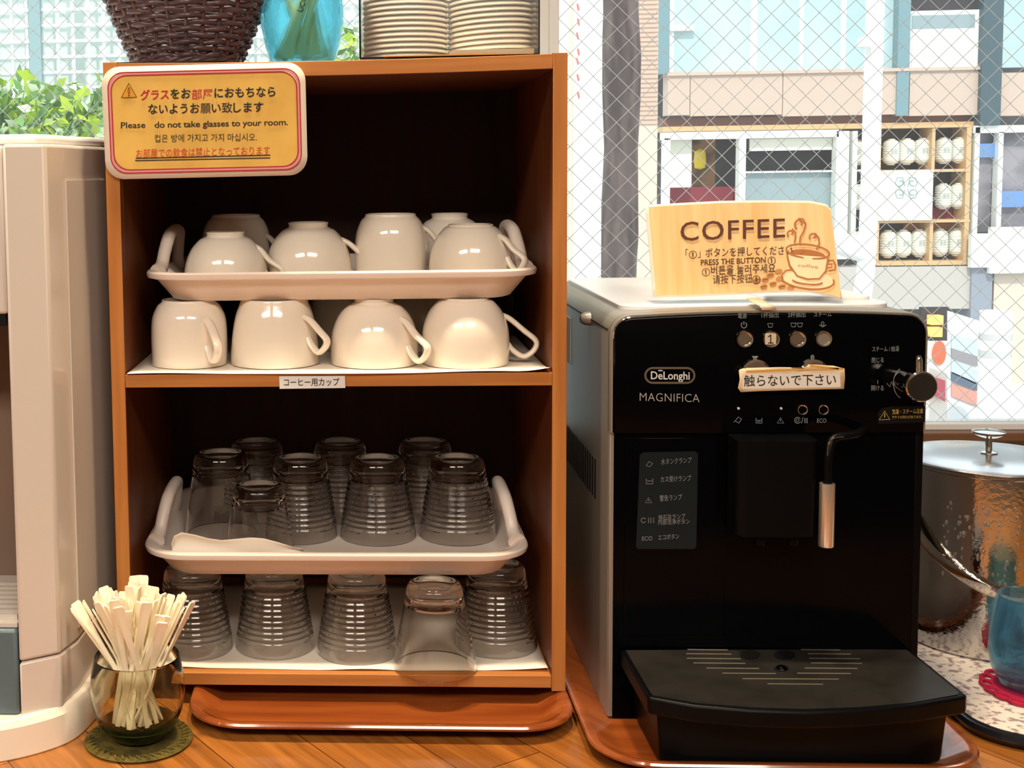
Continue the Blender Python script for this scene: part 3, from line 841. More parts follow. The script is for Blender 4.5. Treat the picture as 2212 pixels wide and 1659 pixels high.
lamp_s += [stroke_px([(1679, 914), (1686, 902), (1693, 914)], 1.5, S, True), stroke_px([(1686, 906), (1686, 911)], 1.4, S)]
lamp_s += [stroke_px(ell_px(1723, 908, 6.5, 6.5, 16, .4, 5.8), 1.5, S), stroke_px(ell_px(1723, 908, 3, 3, 10), 1.2, S, True), stroke_px([(1731, 915), (1735, 901)], 1.3, S)]
lamp_s += [stroke_px([(x, 903), (x, 914)], 1.3, S) for x in (1738, 1741, 1744)] + [type_px('ECO', 1765, 913, 1785, 913, 9, S, .004)]
for nm_, gg in (('key_lettering', key_l), ('key_logo', key_s), ('dial_logo', dial_s), ('lamp_logo', lamp_s)): mk(nm_, join(*gg), PRINTG, pan)
# steam knob with its lettering
kc = at(1958, 823, YP)
kn = mk('steam_knob', lathe_y(kc, [(0, .030), (.0122, .030), (.0130, .029), (.0130, .021), (.0095, .019), (.0105, .010), (.0110, -.002)], 40), CHROME, cm)
kl = at(1988, 790, YP - .020)
kt = np.array([kc[0], YP - .026, kc[2]])
mk('lever', tube([tuple(kt + np.array([-.001, 0, .008])), tuple(kt + np.array([-.0016, 0, .0225])), tuple(kt + np.array([-.0016, .001, .0255]))], [.0030, .0028, .0018], 12), CHROME, kn)
mk('knob_face', disc_y(kc[0], kc[2], YP - .0306, YP - .0298, .0116, 36), DARKG, kn)
mk('steam_lettering', join(type_px('スチーム / 給湯', 1884, 759, 1942, 758, 9, S), type_px('閉じる', 1883, 783, 1909, 782, 9, S), stroke_px(ell_px(1896, 792, 3, 3.5, 12), 1.2, S, True), stroke_px([(1896, 821), (1896, 829)], 1.3, S), type_px('開ける', 1882, 843, 1909, 843, 9, S),
                           stroke_px(ell_px(1954, 828, 24, 34, 16, PI * .62, PI * 1.36), 1.6, S), stroke_px([(1916, 828), (1922, 836), (1926, 824), (1930, 834)], 1.2, S)), PRINTG, pan)
mk('warning_sticker', fill_px([(1896, 893), (1904, 882), (1925, 878), (1998, 877), (1998, 912), (1897, 916)], plane(YP - .0002)), mat('sticker_black', (14, 14, 14), .25), pan)
mk('warning_lettering', join(type_px('熱湯・スチーム注意', 1927, 894, 1994, 892, 8, S, .012), type_px('ヤケドの恐れがあります。', 1927, 904, 1992, 903, 5, S), stroke_px([(1899, 907), (1911, 888), (1922, 906)], 1.5, S, True), stroke_px([(1911, 893), (1911, 902)], 1.6, S)), mat('yellow_print', (190, 168, 96), .5), pan)

# lower front: side cheeks, recessed panel, spout block, wand
zr0 = on(1650, 1392, 0)[2]
zdt = .0525                                                       # top of the drip tray
YLo = YL
mk('cheek', box(x0 + .0004, x0 + .0075, YF + .002, YF + .010, ZM0 + .001, zmid), SILVER, cm, bevel=.001)
mk('cheek', box(x1 - .0075, x1 - .0004, YF + .002, YF + .010, ZM0 + .001, zmid), BLACKM, cm, bevel=.001)
mk('lower_panel', box(x0 + .0040, x1 - .0075, YF + .0015, YF + .007, ZM0 + .001, zmid), BLACK, cm)
PLF = YF + .0015
sp0, sp1 = at(1590, 1000, YF - .03)[0], at(1765, 1000, YF - .03)[0]; spz = at(1680, 1166, YF - .03)[2]
sp = mk('spout_block', loft([[(x, y, z) for x, y in rrect(sp0 + i, sp1 - i, YF - .036 + i, PLF - .0002, .008)] for z, i in ((spz, .004), (spz + .004, .0005), (zmid - .0005, 0))]), BLACKM, cm)
for px in (1640, 1712):
    c = at(px, 1160, YF - .024)
    mk('spout', lathe([(.0030, -.006), (.0046, -.006), (.0055, .002), (.0055, .006), (.0030, .006), (.0030, -.006)], 20, (c[0], YF - .024, spz)), BLACK, sp)
c = at(1573, 1112, PLF)
mk('lever_pin', tube([(c[0], PLF - .006, c[2] - .006), (c[0], PLF - .006, c[2] + .006)], .0016, 10), CHROME, cm)
# service door and its key sticker
DS = plane(PLF - .0018)
dr = mk('service_door', prism_y([(at(x, 1000, PLF)[0], at(1450, y, PLF)[2]) for x, y in ((1350, 1372), (1350, 945), (1568, 945), (1568, 1372))], PLF - .0014, PLF), BLACK, cm, bevel=.0006)
mk('key_sticker', sheet_poly([(1382, 982), (1390, 977), (1502, 975), (1508, 980), (1504, 1182), (1498, 1186), (1378, 1186), (1374, 1180)], DS, 0), mat('smoked_sticker', (18, 29, 33), .35, spec=.3), dr)
DS2 = plane(PLF - .0022)
mk('key_lettering', join(type_px('水タンクランプ', 1428, 1003, 1494, 999, 10, DS2), type_px('カス受けランプ', 1427, 1041, 1493, 1038, 10, DS2), type_px('警告ランプ', 1425, 1082, 1473, 1079, 10, DS2),
                         type_px('除石灰ランプ', 1423, 1123, 1480, 1120, 9, DS2), type_px('内部洗浄ボタン', 1422, 1133, 1490, 1131, 9, DS2), type_px('ECO', 1387, 1168, 1409, 1167, 9, DS2), type_px('エコボタン', 1422, 1166, 1467, 1163, 9, DS2),
                         stroke_px([(1396, 1006), (1402, 997), (1410, 1001), (1404, 1008)], 1.3, DS2, True), stroke_px([(1396, 1034), (1396, 1045), (1410, 1045), (1410, 1034)], 1.3, DS2), stroke_px([(1398, 1039), (1408, 1039)], 1.3, DS2),
                         stroke_px([(1394, 1086), (1401, 1075), (1408, 1086)], 1.3, DS2, True), stroke_px([(1401, 1079), (1401, 1083)], 1.3, DS2), stroke_px(ell_px(1390, 1124, 5, 5, 12, .4, 5.8), 1.2, DS2), *[stroke_px([(x, 1118), (x, 1130)], 1.2, DS2) for x in (1401, 1406, 1412)]), PRINTG, dr)
# steam wand
wy = YF - .034
wt, wb = at(1787, 1044, wy), at(1785, 1180, wy)
wa = at(1800, 955, wy)
wn = mk('steam_wand', tube(smooth_path([(wt[0], wy, wb[2] + .004), (wt[0], wy, wt[2] + .004), (wt[0] + .0005, wy, at(1787, 985, wy)[2]), (wt[0] + .006, wy + .004, at(1790, 950, wy)[2]), (wt[0] + .026, wy + .010, at(1790, 944, wy)[2]), (wt[0] + .045, PLF - .001, at(1790, 944, wy)[2])], 6), .0036, 12), BLACKM, cm)
mk('chrome_sleeve', lathe([(.0034, 0), (.0060, 0), (.0064, .001), (.0064, wt[2] - wb[2]), (.0034, wt[2] - wb[2])], 28, (wt[0], wy, wb[2])), mat('brushed_sleeve', (226, 224, 218), .26, metal=.85), wn)
mk('chrome_trim', tube(smooth_path([tuple(at(1787, 984, wy - .004)), tuple(at(1789, 962, wy - .004)), tuple(at(1800, 947, wy - .004)), tuple(at(1822, 944, wy + .002))], 5), .0007, 6), CHROME, wn)
# drip tray
dtp = [tuple(on(x, y, zdt)[:2]) for x, y in ((1340, 1404), (1394, 1498), (1400, 1506), (1500, 1524), (1620, 1534), (1740, 1538), (1860, 1534), (1980, 1524), (2085, 1505), (2088, 1500), (1966, 1402))]
tray = mk('drip_tray', loft([[(x, y, z) for x, y in dtp] for z in (zdt - .0145, zdt)][::-1]), BLACKM, cm, bevel=.0022, seg=3)
# front lip and body below
cx_ = sum(p[0] for p in dtp) / len(dtp)
def inset(p, d): return (p[0] + (d if p[0] < cx_ else -d) * (1 if abs(p[0] - cx_) > .1 else 0), p[1] + (d if p[1] < -.06 else 0))
mk('tray_housing', loft([[(inset(p, i)[0], max(inset(p, i)[1], -.128), z) for p in dtp] for z, i in ((ZM0 + .004, .013), (zdt - .0145, .010))]), BLACKM, cm, bevel=.002)
mk('base', box(x0 + .006, x1 - .006, YF + .004, .30, ZM0, ZM0 + .03), BLACKM, cm)
gr = mk('grille', loft([[( x, y, z) for x, y in [(cx_ + (p[0] - cx_) * .965, -.068 + (p[1] + .068) * .95) for p in dtp]] for z in (zdt - .0004, zdt + .0006)]), DARKG, tray)
Sg = lambda px, py: on(px, py, zdt + .0009)
slots = []
for y, segs in ((1394, ((1500, 1790),)), (1403, ((1485, 1572), (1730, 1815))), (1412, ((1482, 1580), (1745, 1838))), (1422, ((1484, 1600), (1748, 1858))), (1432, ((1498, 1610), (1752, 1862))), (1443, ((1526, 1640), (1738, 1852))), (1454, ((1560, 1676), (1722, 1838))), (1466, ((1604, 1812),)), (1477, ((1658, 1778),))):
    for a, b in segs: slots.append(stroke_px([(a, y), (b, y + 1)], 2.2, Sg))
mk('slots', join(*slots), mat('slot_edge', (150, 140, 124), .3, metal=.6), gr)
mk('cup_well', join(fill_px(ell_px(1620, 1414, 22, 10, 24), Sg), fill_px(ell_px(1695, 1415, 24, 10, 24), Sg), fill_px(ell_px(1688, 1444, 17, 6.5, 20), Sg)), mat('well_black', (6, 6, 7), .5), gr)
fl = on(1689, 1446, zdt); mk('float', lathe([(0, .0022), (.003, .0022), (.0042, .0014), (.0048, 0)], 16, (fl[0], fl[1], zdt + .0008)), BLACK, gr)
# left flank details
Sx = lambda y0, z0: None
xs = x0 - .0004
for k in range(14):
    yk = .052 + .0125 * k - .02
    mk('vent_slot', box(xs - .0002, xs + .001, yk, yk + .005, at(1262, 1048, .1)[2] + .004, at(1262, 985, .1)[2] + .012), mat('vent_dark', (10, 12, 14), .6), cm)
mk('seam', box(xs - .0001, xs + .001, YF + .012, YB - .02, ztop - .0185, ztop - .0173), mat('seam_dark', (30, 28, 26), .6), cm)
mk('side_hook', lathe([(0, .010), (.004, .009), (.0062, .005), (.0066, 0)], 20, (0, 0, 0)), SILVER, cm, world=False).matrix_local = Matrix.Translation(Vector((x0, .065, ztop - .018)) - cm.location) @ Matrix.Rotation(-PI / 2, 4, 'Y')
mk('rating_sticker', box(xs - .0003, xs + .001, .17, .25, ztop - .078, ztop - .030), mat('sticker_white', (226, 222, 210), .5), cm)

# notice taped across the dials
TN = plane(YP - .0072); TN2 = plane(YP - .0080)
tp = thing('taped_label', 'cream paper strip with black lettering taped across the machine dials', 'label', tuple(at(1710, 820, YP - .007)))
tpoly = [(1596, 800), (1604, 796), (1680, 793), (1738, 794), (1748, 788), (1800, 790), (1824, 796), (1825, 815), (1823, 840), (1740, 842), (1640, 845), (1600, 847), (1594, 838), (1598, 820)]
mk('paper_strip', sheet_poly(tpoly, TN, 0), mat('aged_tape', (224, 200, 164), .35, coat=.3), tp, solid=.0006)
mk('white_strip', fill_px([(1604, 808), (1814, 805), (1816, 836), (1604, 840)], plane(YP - .0076)), mat('strip_white', (226, 220, 210), .4), tp)
mk('lettering', type_px('触らないで下さい', 1607, 833, 1806, 830, 19, TN2, .004), PRINTK, tp)
mk('tape_crease', join(stroke_px([(1612, 803), (1700, 799), (1812, 797)], 4, TN2), stroke_px([(1750, 790), (1822, 797)], 4, TN2)), mat('tape_amber', (212, 160, 84), .3), tp)

# folded tab over the top edge of the machine
TB = [(1612, 648, .004), (1630, 660, YF - .0005), (1640, 664, YF - .0052), (1646, 674, YF - .0052)]
tag(mk('paper_tab', loft([[tuple(at(x, y, Y) + np.array([0, 0, .0015])), tuple(at(x + 28 + (4 if i > 1 else 0), y - 1, Y) + np.array([0, 0, .0015]))] for i, (x, y, Y) in enumerate(TB)], False, False, closed=False), mat('tab_cream', (226, 208, 184), .4), solid=.0006), 'small cream tab folded over the top front edge of the coffee machine', 'tab')

# the COFFEE card leaning on top
def cardS(dy):
    def S(px, py):
        v = (640 - py) / 205.0; u = (px - 1400) / 410.0
        return at(px, py, .014 + .020 * v - .012 * max(0, u - .6) ** 2 / .16 - dy)
    return S
Ctop = [(1393, 443), (1480, 438), (1560, 434), (1640, 433), (1700, 433), (1750, 434), (1785, 441), (1795, 452)]
Cbot = [(1411, 643), (1490, 641), (1570, 637), (1650, 633), (1705, 631), (1745, 631), (1790, 640), (1819, 648)]
def lerp_path(Pp, u):
    k = u * (len(Pp) - 1); i = min(int(k), len(Pp) - 2); f = k - i
    return np.array(Pp[i]) * (1 - f) + np.array(Pp[i + 1]) * f
def card_geo(S, m):
    def fn(u, v):
        uu = m + (1 - 2 * m) * u; vv = m * 1.8 + (1 - 3.6 * m) * v
        return S(*(lerp_path(Ctop, uu) * (1 - vv) + lerp_path(Cbot, uu) * vv))
    return grid(32, 10, fn)
cd = thing('coffee_card', 'laminated wood-print COFFEE card standing on the coffee machine', 'sign', tuple(at(1610, 640, .014)))
mk('laminate_sheet', card_geo(cardS(0), 0), mat('card_laminate', (238, 228, 214), .2, coat=.3), cd, solid=.0006)
mk('wood_print', card_geo(cardS(.0006), .012), mat('card_wood', (240, 198, 140), .35, coat=.2, noise=((160, 20, 8), (228, 178, 112), .3, .7)), cd)
C9 = cardS(.0014); C10 = cardS(.0010); C11 = cardS(.0018)
mk('title_lettering', type_px('COFFEE', 1470, 520, 1696, 512, 41, C11, .004, 1.08), PRINTB, cd)
def one(cx, cy, r): return [stroke_px(ell_px(cx, cy, r, r, 20), 1.3, C11, True), stroke_px([(cx, cy - r * .6), (cx, cy + r * .6)], 2, C11), stroke_px([(cx - 2.6, cy - r * .35), (cx, cy - r * .6)], 1.6, C11)]
inkb = mat('dark_brown_print', (58, 36, 22), .6)
mk('lettering', join(type_px('「', 1481, 556, 1486, 556, 15, C11), type_px('」', 1508, 555, 1513, 555, 15, C11), type_px('ボタンを押してください', 1524, 554, 1712, 548, 15, C11, .004), *one(1497, 550, 8)), inkb, cd)
mk('lettering', join(type_px('PRESS THE BUTTON', 1514, 573, 1654, 567, 12, C11, .012), *one(1667, 563, 8)), inkb, cd)
mk('lettering', join(type_px('버튼을 눌러주세요', 1536, 592, 1675, 587, 15, C11, .004), *one(1525, 588, 8)), inkb, cd)
mk('lettering', join(type_px('请按下按钮', 1540, 612, 1625, 609, 15, C11), *one(1634, 604, 8.5)), inkb, cd)
cupfill = ell_px(1745, 547, 45, 12, 20, rot=.12)
mk('cup_drawing', join(fill_px([(1702, 549), (1790, 556), (1788, 580), (1775, 600), (1750, 604), (1722, 597), (1706, 575)], C10), fill_px(ell_px(1744, 602, 57, 20, 28, rot=.12), cardS(.0009))), mat('pale_cup_print', (244, 214, 172), .5), cd)
mk('coffee_drawing', fill_px(ell_px(1745, 549, 38, 10, 24, rot=.12), C9), PRINTLB, cd)
def spiral(cx, cy, r0, r1, a0, a1, n=26): return [(cx + (r0 + (r1 - r0) * k / n) * math.cos(a0 + (a1 - a0) * k / n), cy + (r0 + (r1 - r0) * k / n) * math.sin(a0 + (a1 - a0) * k / n)) for k in range(n + 1)]
W3 = 3.4
drw = [stroke_px(ell_px(1745, 543, 47, 15, 32, rot=.12), W3, C11, True), stroke_px([(1700, 548), (1706, 573), (1722, 596), (1745, 603), (1770, 602), (1784, 585), (1789, 556)], W3, C11),
       stroke_px(ell_px(1744, 603, 58, 21, 24, -.3, PI * .86, rot=.12), W3, C11), stroke_px([(1712, 582), (1697, 585), (1689, 594), (1691, 604)], W3, C11), stroke_px(ell_px(1744, 606, 33, 8, 16, .1, PI - .2, rot=.1), W3, C11),
       stroke_px([(1788, 563), (1800, 562), (1805, 572), (1803, 583), (1790, 584)], W3, C11), stroke_px([(1790, 570), (1797, 570), (1797, 577), (1788, 578)], 2.4, C11), stroke_px(ell_px(1747, 549, 17, 6, 14, PI * .95, PI * 2.05, rot=.12), 2, C11),
       stroke_px(spiral(1728, 483, 3, 13, PI * .3, -PI * 1.35) , W3, C11), stroke_px([(1717, 488), (1719, 480), (1726, 472), (1735, 473), (1741, 484), (1736, 500), (1729, 512), (1728, 524)], W3, C11),
       stroke_px(spiral(1709, 504, 2, 9, PI * .3, -PI * 1.3), W3, C11), stroke_px([(1711, 494), (1719, 503), (1718, 515), (1716, 524)], W3, C11), stroke_px(spiral(1757, 511, 2, 9, PI * .5, -PI * 1.2), W3, C11), stroke_px([(1760, 503), (1769, 514), (1770, 526), (1764, 538)], W3, C11)]
mk('line_drawing', join(*drw), PRINTLB, cd)
mk('cup_lettering', type_px('coffee', 1724, 576, 1767, 580, 7, C11, -.006), PRINTLB, cd)
beans = [fill_px(ell_px(x, y, 8.5, 5.2, 14, rot=-.2), C9) for x, y in ((1664, 594), (1653, 604), (1650, 619), (1670, 613), (1689, 619), (1682, 586), (1635, 605), (1684, 602), (1708, 622))]
mk('bean_drawing', join(*beans), mat('bean_print', (190, 130, 70), .6), cd)
mk('bean_crease', join(*[stroke_px([(x - 6, y + 1), (x, y - .5), (x + 6, y - 1.5)], 1.3, C11) for x, y in ((1664, 594), (1653, 604), (1650, 619), (1670, 613), (1689, 619), (1635, 605))]), PRINTB, cd)

# ------------------------------------------------------------------ white dispenser at the left
dp = thing('drink_dispenser', 'tall white drink dispenser beside the cabinet', 'dispenser', (-.40, .06, ZC))
YD, YDL = -.084, -.104
xf = at(112, 800, YD)[0]; xq = at(151, 800, -.052)[0]; zd1 = .5075
xr0, xr1 = at(13, 700, YDL)[0], at(42, 1500, YDL)[0]
zrt, zrb, zdr = at(0, 680, YDL)[2], at(0, 1545, YDL)[2], at(0, 1360, YDL)[2]
xL = -.56
zseam = at(120, 1410, -.08)[2]
xs1, xs2 = at(186, 800, .0)[0], at(236, 800, .055)[0]
def dplan(e=0., yb=.27): return [(xr1 + .0005, YDL + e), (xf - e * .5, YD + e), (xq - e, -.052 + e * .5), (xs1 - e, .0), (min(xs2, -.2125) - e, .055), (min(xs2, -.2125) - e, yb), (xr1 + .0005, yb)]
mk('body', prism(dplan(), zseam + .0006, zd1), DISPW, dp, bevel=.003, seg=3)
mk('lower_body', prism(dplan(.0004), ZC + .018, zseam - .0006), DISPW, dp, bevel=.002)
mk('upper_front', box(xL, xr1 + .0004, YDL + .002, .27, zrt, zd1 - .001), DISPW, dp, bevel=.003)
mk('recess_back', box(xL, xr1 + .0004, .03, .27, ZC + .02, zrt), mat('recess_bronze', (132, 110, 96), .35), dp)
mk('recess_lip', box(xL, xr1 - .002, YDL + .004, .03, zrt - .010, zrt - .0002), mat('recess_black', (12, 18, 22), .3), dp)
mk('drip_drawer', box(xL, xr1 - .0006, YDL - .0005, .03, zrb, zdr), mat('smoked_drawer', (92, 112, 120), .25), dp, bevel=.003)
mk('drip_grille', join(box(xL, xr1 - .001, YDL + .004, .029, zdr + .0005, zdr + .004), *[box(xL, xr1 - .003, YDL + .012 + k * .012, YDL + .016 + k * .012, zdr + .004, zdr + .009) for k in range(8)]), DISPW, dp)
mk('lower_front', box(xL, xr1 + .0004, YDL + .0006, .03, ZC + .018, zrb - .0006), DISPW, dp)
zc1 = at(150, 390, -.03)[2]
mk('side_cover', loft([[(xq + .0002, -.0515, z), (xq + .0016, -.0512, z), (xs1 + .0016, .0, z), (min(xs2, -.2125) + .0014, .055, z), (min(xs2, -.2125) - .001, .055, z), (xs1 - .001, .001, z)] for z in (zseam + .012, zc1)]), DISPW, dp)
mk('top_cap', prism([(xL, YDL + .016), (xf - .012, YD + .014), (xq - .010, -.04), (xs1 - .008, .004), (-.222, .06), (-.222, .26), (xL, .26)], zd1, zd1 + .009), WHITE, dp, bevel=.004, seg=3)
# foot with a rounded front
foot = smooth_path([(xL, -.135, 0), (-.33, -.1315, 0), (-.290, -.122, 0), (-.260, -.1055, 0), (-.2365, -.0820, 0), (-.2265, -.053, 0), (-.2215, -.02, 0), (-.2145, .06, 0)], 5) + [(-.2145, .28, 0), (xL, .28, 0)]
mk('foot', loft([[(x, y, z) for x, y, _ in foot] for z in (ZC, ZC + .028)] + [[(x - .003 if x > -.5 else x, y + .004 if y < .2 else y, ZC + .0345) for x, y, _ in foot]]), DISPB, dp, bevel=.0015)

# ------------------------------------------------------------------ glass of stir sticks on an olive coaster
gx, gy = -.1765, -.0745
OLIVE = mat('olive_knit', (104, 90, 30), .85, bump=(500, .8), noise=((120, 120, 120), (70, 60, 18), .4, .65))
co = thing('round_coaster', 'olive green knitted round coaster under the glass of stir sticks', 'coaster', (gx, gy, ZC))
mk('knit_disc', lathe([(0, .0002), (.040, .0002), (.046, .0008), (.0475, .0022), (.0455, .0036), (.039, .0034), (.030, .003), (0, .003)], 72, wob=lambda a, z: .0007 * math.sin(36 * a)), OLIVE, co, world=False)
mk('loop_border', join(*[tube([(.0385 * math.cos(a - .05), .0385 * math.sin(a - .05), .0035), (.0425 * math.cos(a), .0425 * math.sin(a), .0045), (.0455 * math.cos(a + .05), .0455 * math.sin(a + .05), .0030)], .0012, 6) for a in (2 * PI * k / 40 for k in range(40))]), OLIVE, co, world=False)
zg = ZC + .0042
GREENG = mat('smoky_green_glass', (240, 240, 222), .0, trans=1, ior=1.4)
gl = thing('stemless_glass', 'round smoky green stemless glass holding stir sticks on the olive coaster', 'glass', (gx, gy, zg))
mk('bowl', lathe([(0, .0), (.020, .0), (.026, .003), (.0345, .013), (.0395, .026), (.0415, .040), (.0405, .056), (.0375, .0705), (.0368, .0730), (.0360, .0712), (.0388, .056), (.0398, .040), (.0378, .027), (.033, .0165), (.024, .0100), (0, .0090)], 64), GREENG, gl, world=False)
mk('thick_base', lathe([(0, .0006), (.019, .0008), (.0255, .0038), (.0330, .0132), (.0310, .0140), (.0235, .0088), (0, .0078)], 48), mat('dark_green_glass', (30, 74, 44), .02, trans=.8, ior=1.45), gl, world=False)
BIRCH = mat('cream_stick', (252, 244, 220), .55, noise=((200, 200, 14), (244, 230, 196), .35, .7))
rs = random.Random(12)
sproto = None
for k in range(64):
    a = rs.uniform(0, 2 * PI); rb = rs.uniform(.004, .0235)
    ang2 = a + PI + rs.uniform(-1.1, 1.1)
    lean = rs.uniform(.014, .062) if k > 9 else rs.uniform(.0, .02)
    xa, ya = gx + rb * math.cos(ang2), gy + rb * math.sin(ang2)
    xb, yb = gx + lean * math.cos(a) - .004, gy + lean * math.sin(a) * .8
    L = rs.uniform(.112, .128)
    A = Vector((xa, ya, zg + .0125)); D = Vector((xb - xa, yb - ya, .118)).normalized()
    # keep clear of the rim
    hit = A + D * (.0595 / D.z); off = Vector((hit.x - gx, hit.y - gy)); 
    if off.length > .0335:
        s_ = .0335 / off.length; B = Vector((gx + off.x * s_, gy + off.y * s_, hit.z)); D = (B - A).normalized()
    if sproto is None:
        st_ = thing('stir_stick', 'cream stir stick with a flat paddle end standing in the smoky glass', 'stir stick', tuple(A), group='stir sticks in the smoky glass')
        prof = [(0, .0021, .0007), (.10, .0022, .0008), (.58, .0022, .0008), (.78, .0034, .0008), (.93, .0048, .0008), (.985, .0049, .0008), (1, .0038, .0008)]
        mk('shaft', loft([[(-w, -d, t * .12), (w, -d, t * .12), (w, d, t * .12), (-w, d, t * .12)] for t, w, d in prof[:4]]), BIRCH, st_, world=False, bevel=.0002)
        mk('paddle', loft([[(-w, -d, t * .12), (w, -d, t * .12), (w, d, t * .12), (-w, d, t * .12)] for t, w, d in prof[3:]]), BIRCH, st_, world=False, bevel=.0002)
        sproto = st_
    else:
        st_ = dup(sproto, tuple(A))
    q = D.to_track_quat('Z', 'Y'); st_.rotation_mode = 'QUATERNION'
    st_.rotation_quaternion = q @ Matrix.Rotation(rs.uniform(-.9, .9), 4, 'Z').to_quaternion()
    st_.scale = (1, 1, L / .12)

# ------------------------------------------------------------------ right end: black tray, cloth, ice bucket, blue cup
px0, px1, py0, py1 = .5445, .92, -.084, .372
rt = thing('display_tray', 'black tray with a speckled cloth under the steel bucket', 'tray', ((px0 + px1) / 2, (py0 + py1) / 2, ZC))
mk('tray_body', loft([[(x, y, z) for x, y in rrect(px0 + i, px1 - i, py0 + i, py1 - i, .05, 8)] for i, z in ((.010, ZC + .0002), (.003, ZC + .002), (0, ZC + .008), (.001, ZC + .0125), (.003, ZC + .0135))]), mat('black_lacquer', (22, 24, 30), .22), rt)
SPK = mat('speckled_cloth', (232, 218, 206), .85, noise=((130, 130, 130), (150, 132, 134), .50, .62))
tag(mk('cloth', loft([[(x, y, z) for x, y in rrect(px0 + i, px1 - i, py0 + i, py1 - i, .048, 8)] for i, z in ((.0045, ZC + .0137), (.0040, ZC + .0147), (.006, ZC + .0152))]), SPK), 'white cloth with a grey speckled pattern on the black tray', 'cloth')
ZK = ZC + .0154
ux, uy = .653, .152
bu = thing('ice_bucket', 'polished steel ice bucket with a lid and bail handle', 'bucket', (ux, uy, ZK))
hz = .1815 - ZK
mk('bucket_body', lathe([(0, .0), (.076, .0), (.0785, .002), (.0790, .006), (.0790, hz - .004), (.0800, hz - .003), (.0800, hz), (.0770, hz), (.0770, .004), (0, .004)], 72), STEEL, bu, world=False)
ld = mk('lid', lathe([(.079, hz + .0002), (.0800, hz + .0010), (.0790, hz + .0025), (.070, hz + .0028), (.062, hz + .0046), (.030, hz + .0062), (0, hz + .0066)], 72), STEELL, bu, world=False)
mk('knob', lathe([(0, hz + .0066), (.0085, hz + .0066), (.0085, hz + .0076), (.0034, hz + .0090), (.0030, hz + .0215), (.010, hz + .0235), (.0155, hz + .0265), (.0155, hz + .0285), (.010, hz + .0298), (0, hz + .0302)], 36), CHROME, ld, world=False)
bail = []
for k in range(29):
    a = PI * k / 28
    # hangs in a tilted plane from the two pivots down over the front
    X, D_ = -.0845 * math.cos(a), math.sin(a)
    bail.append((X, -.0845 * D_ * .99, .138 - .072 * D_ ** 1.0))
mk('bail_handle', tube(bail, [(.0072, .0012)] * len(bail), 10, up=(0, 0, 1)), CHROME, bu, world=False)
mk('pivot', lathe([(0, .004), (.006, .004), (.007, 0), (0, 0)], 20), CHROME, bu, world=False).matrix_local = Matrix.Translation((-.079, 0, .138)) @ Matrix.Rotation(-PI / 2, 4, 'Y')
mk('pivot', lathe([(0, .004), (.006, .004), (.007, 0), (0, 0)], 20), CHROME, bu, world=False).matrix_local = Matrix.Translation((.079, 0, .138)) @ Matrix.Rotation(PI / 2, 4, 'Y')
rd = random.Random(5); drops = []
for k in range(170):
    a = rd.uniform(-PI * .80, -PI * .25); z = rd.uniform(.075, hz - .03); r = rd.uniform(.0008, .0022)
    V, F = lathe([(0, -r * 1.5), (r * .7, -r), (r, 0), (r * .7, r * .9), (0, r * 1.3)], 8)
    drops.append(([(.0790 * math.cos(a) + x * .8, .0790 * math.sin(a) + y * .8, z + zz) for x, y, zz in V], F))
dw = mk('water_droplets', join(*drops), mat('water_drop', (240, 240, 240), .02, trans=.9, ior=1.33), bu, world=False); dw['kind'] = 'stuff'
CRIM = mat('crimson_yarn', (176, 16, 62), .85, bump=(400, .8))
kx, ky = .6385, .010
cr = thing('crochet_coaster', 'crimson crochet coaster under the blue glass cup', 'coaster', (kx, ky, ZK))
mk('round_centre', lathe([(0, .0003), (.040, .0003), (.042, .002), (.040, .0035), (0, .0032)], 48), CRIM, cr, world=False)
mk('scalloped_edge', join(*[tube([((.0455 + .0055 * math.cos(b)) * math.cos(a) - .0075 * math.sin(b) * math.sin(a), (.0455 + .0055 * math.cos(b)) * math.sin(a) + .0075 * math.sin(b) * math.cos(a), .002 + .0006 * math.cos(b)) for b in (2 * PI * j / 10 for j in range(10))], .0019, 6, closed=True) for a in (2 * PI * k / 20 for k in range(20))]), CRIM, cr, world=False)
BLUEG = mat('blue_glass', (150, 208, 240), .02, trans=1, ior=1.4)
_n = BLUEG.node_tree; _t = _n.nodes.new('ShaderNodeBsdfTransparent'); _t.inputs['Color'].default_value = (.66, .87, .97, 1); _x = _n.nodes.new('ShaderNodeMixShader'); _x.inputs[0].default_value = .55
_n.links.new(_t.outputs[0], _x.inputs[1]); _n.links.new(_n.nodes['Principled BSDF'].outputs[0], _x.inputs[2]); _n.links.new(_x.outputs[0], _n.nodes['Material Output'].inputs['Surface'])
bc = tag(mk('glass_cup', lathe([(0, 0), (.020, 0), (.026, .003), (.0325, .016), (.0350, .032), (.0345, .050), (.0315, .070), (.0295, .0835), (.0285, .0845), (.0275, .0835), (.0293, .070), (.0322, .050), (.0326, .032), (.030, .018), (.022, .009), (0, .008)], 56), BLUEG), 'blue tinted glass cup on the crimson crochet coaster', 'cup')
bc.location = (kx - .011, ky + .002, ZK + .0042)

# ------------------------------------------------------------------ the street outside
def fbox(px0, py0, px1, py1, Y, d=.1):
    """an upright box whose front face covers the pixel rectangle at depth Y"""
    pm, qm = (px0 + px1) / 2, (py0 + py1) / 2
    xa, xb = at(px0, qm, Y)[0], at(px1, qm, Y)[0]; za, zb = at(pm, py1, Y)[2], at(pm, py0, Y)[2]
    return box(xa, xb, Y, Y + d, za, zb)


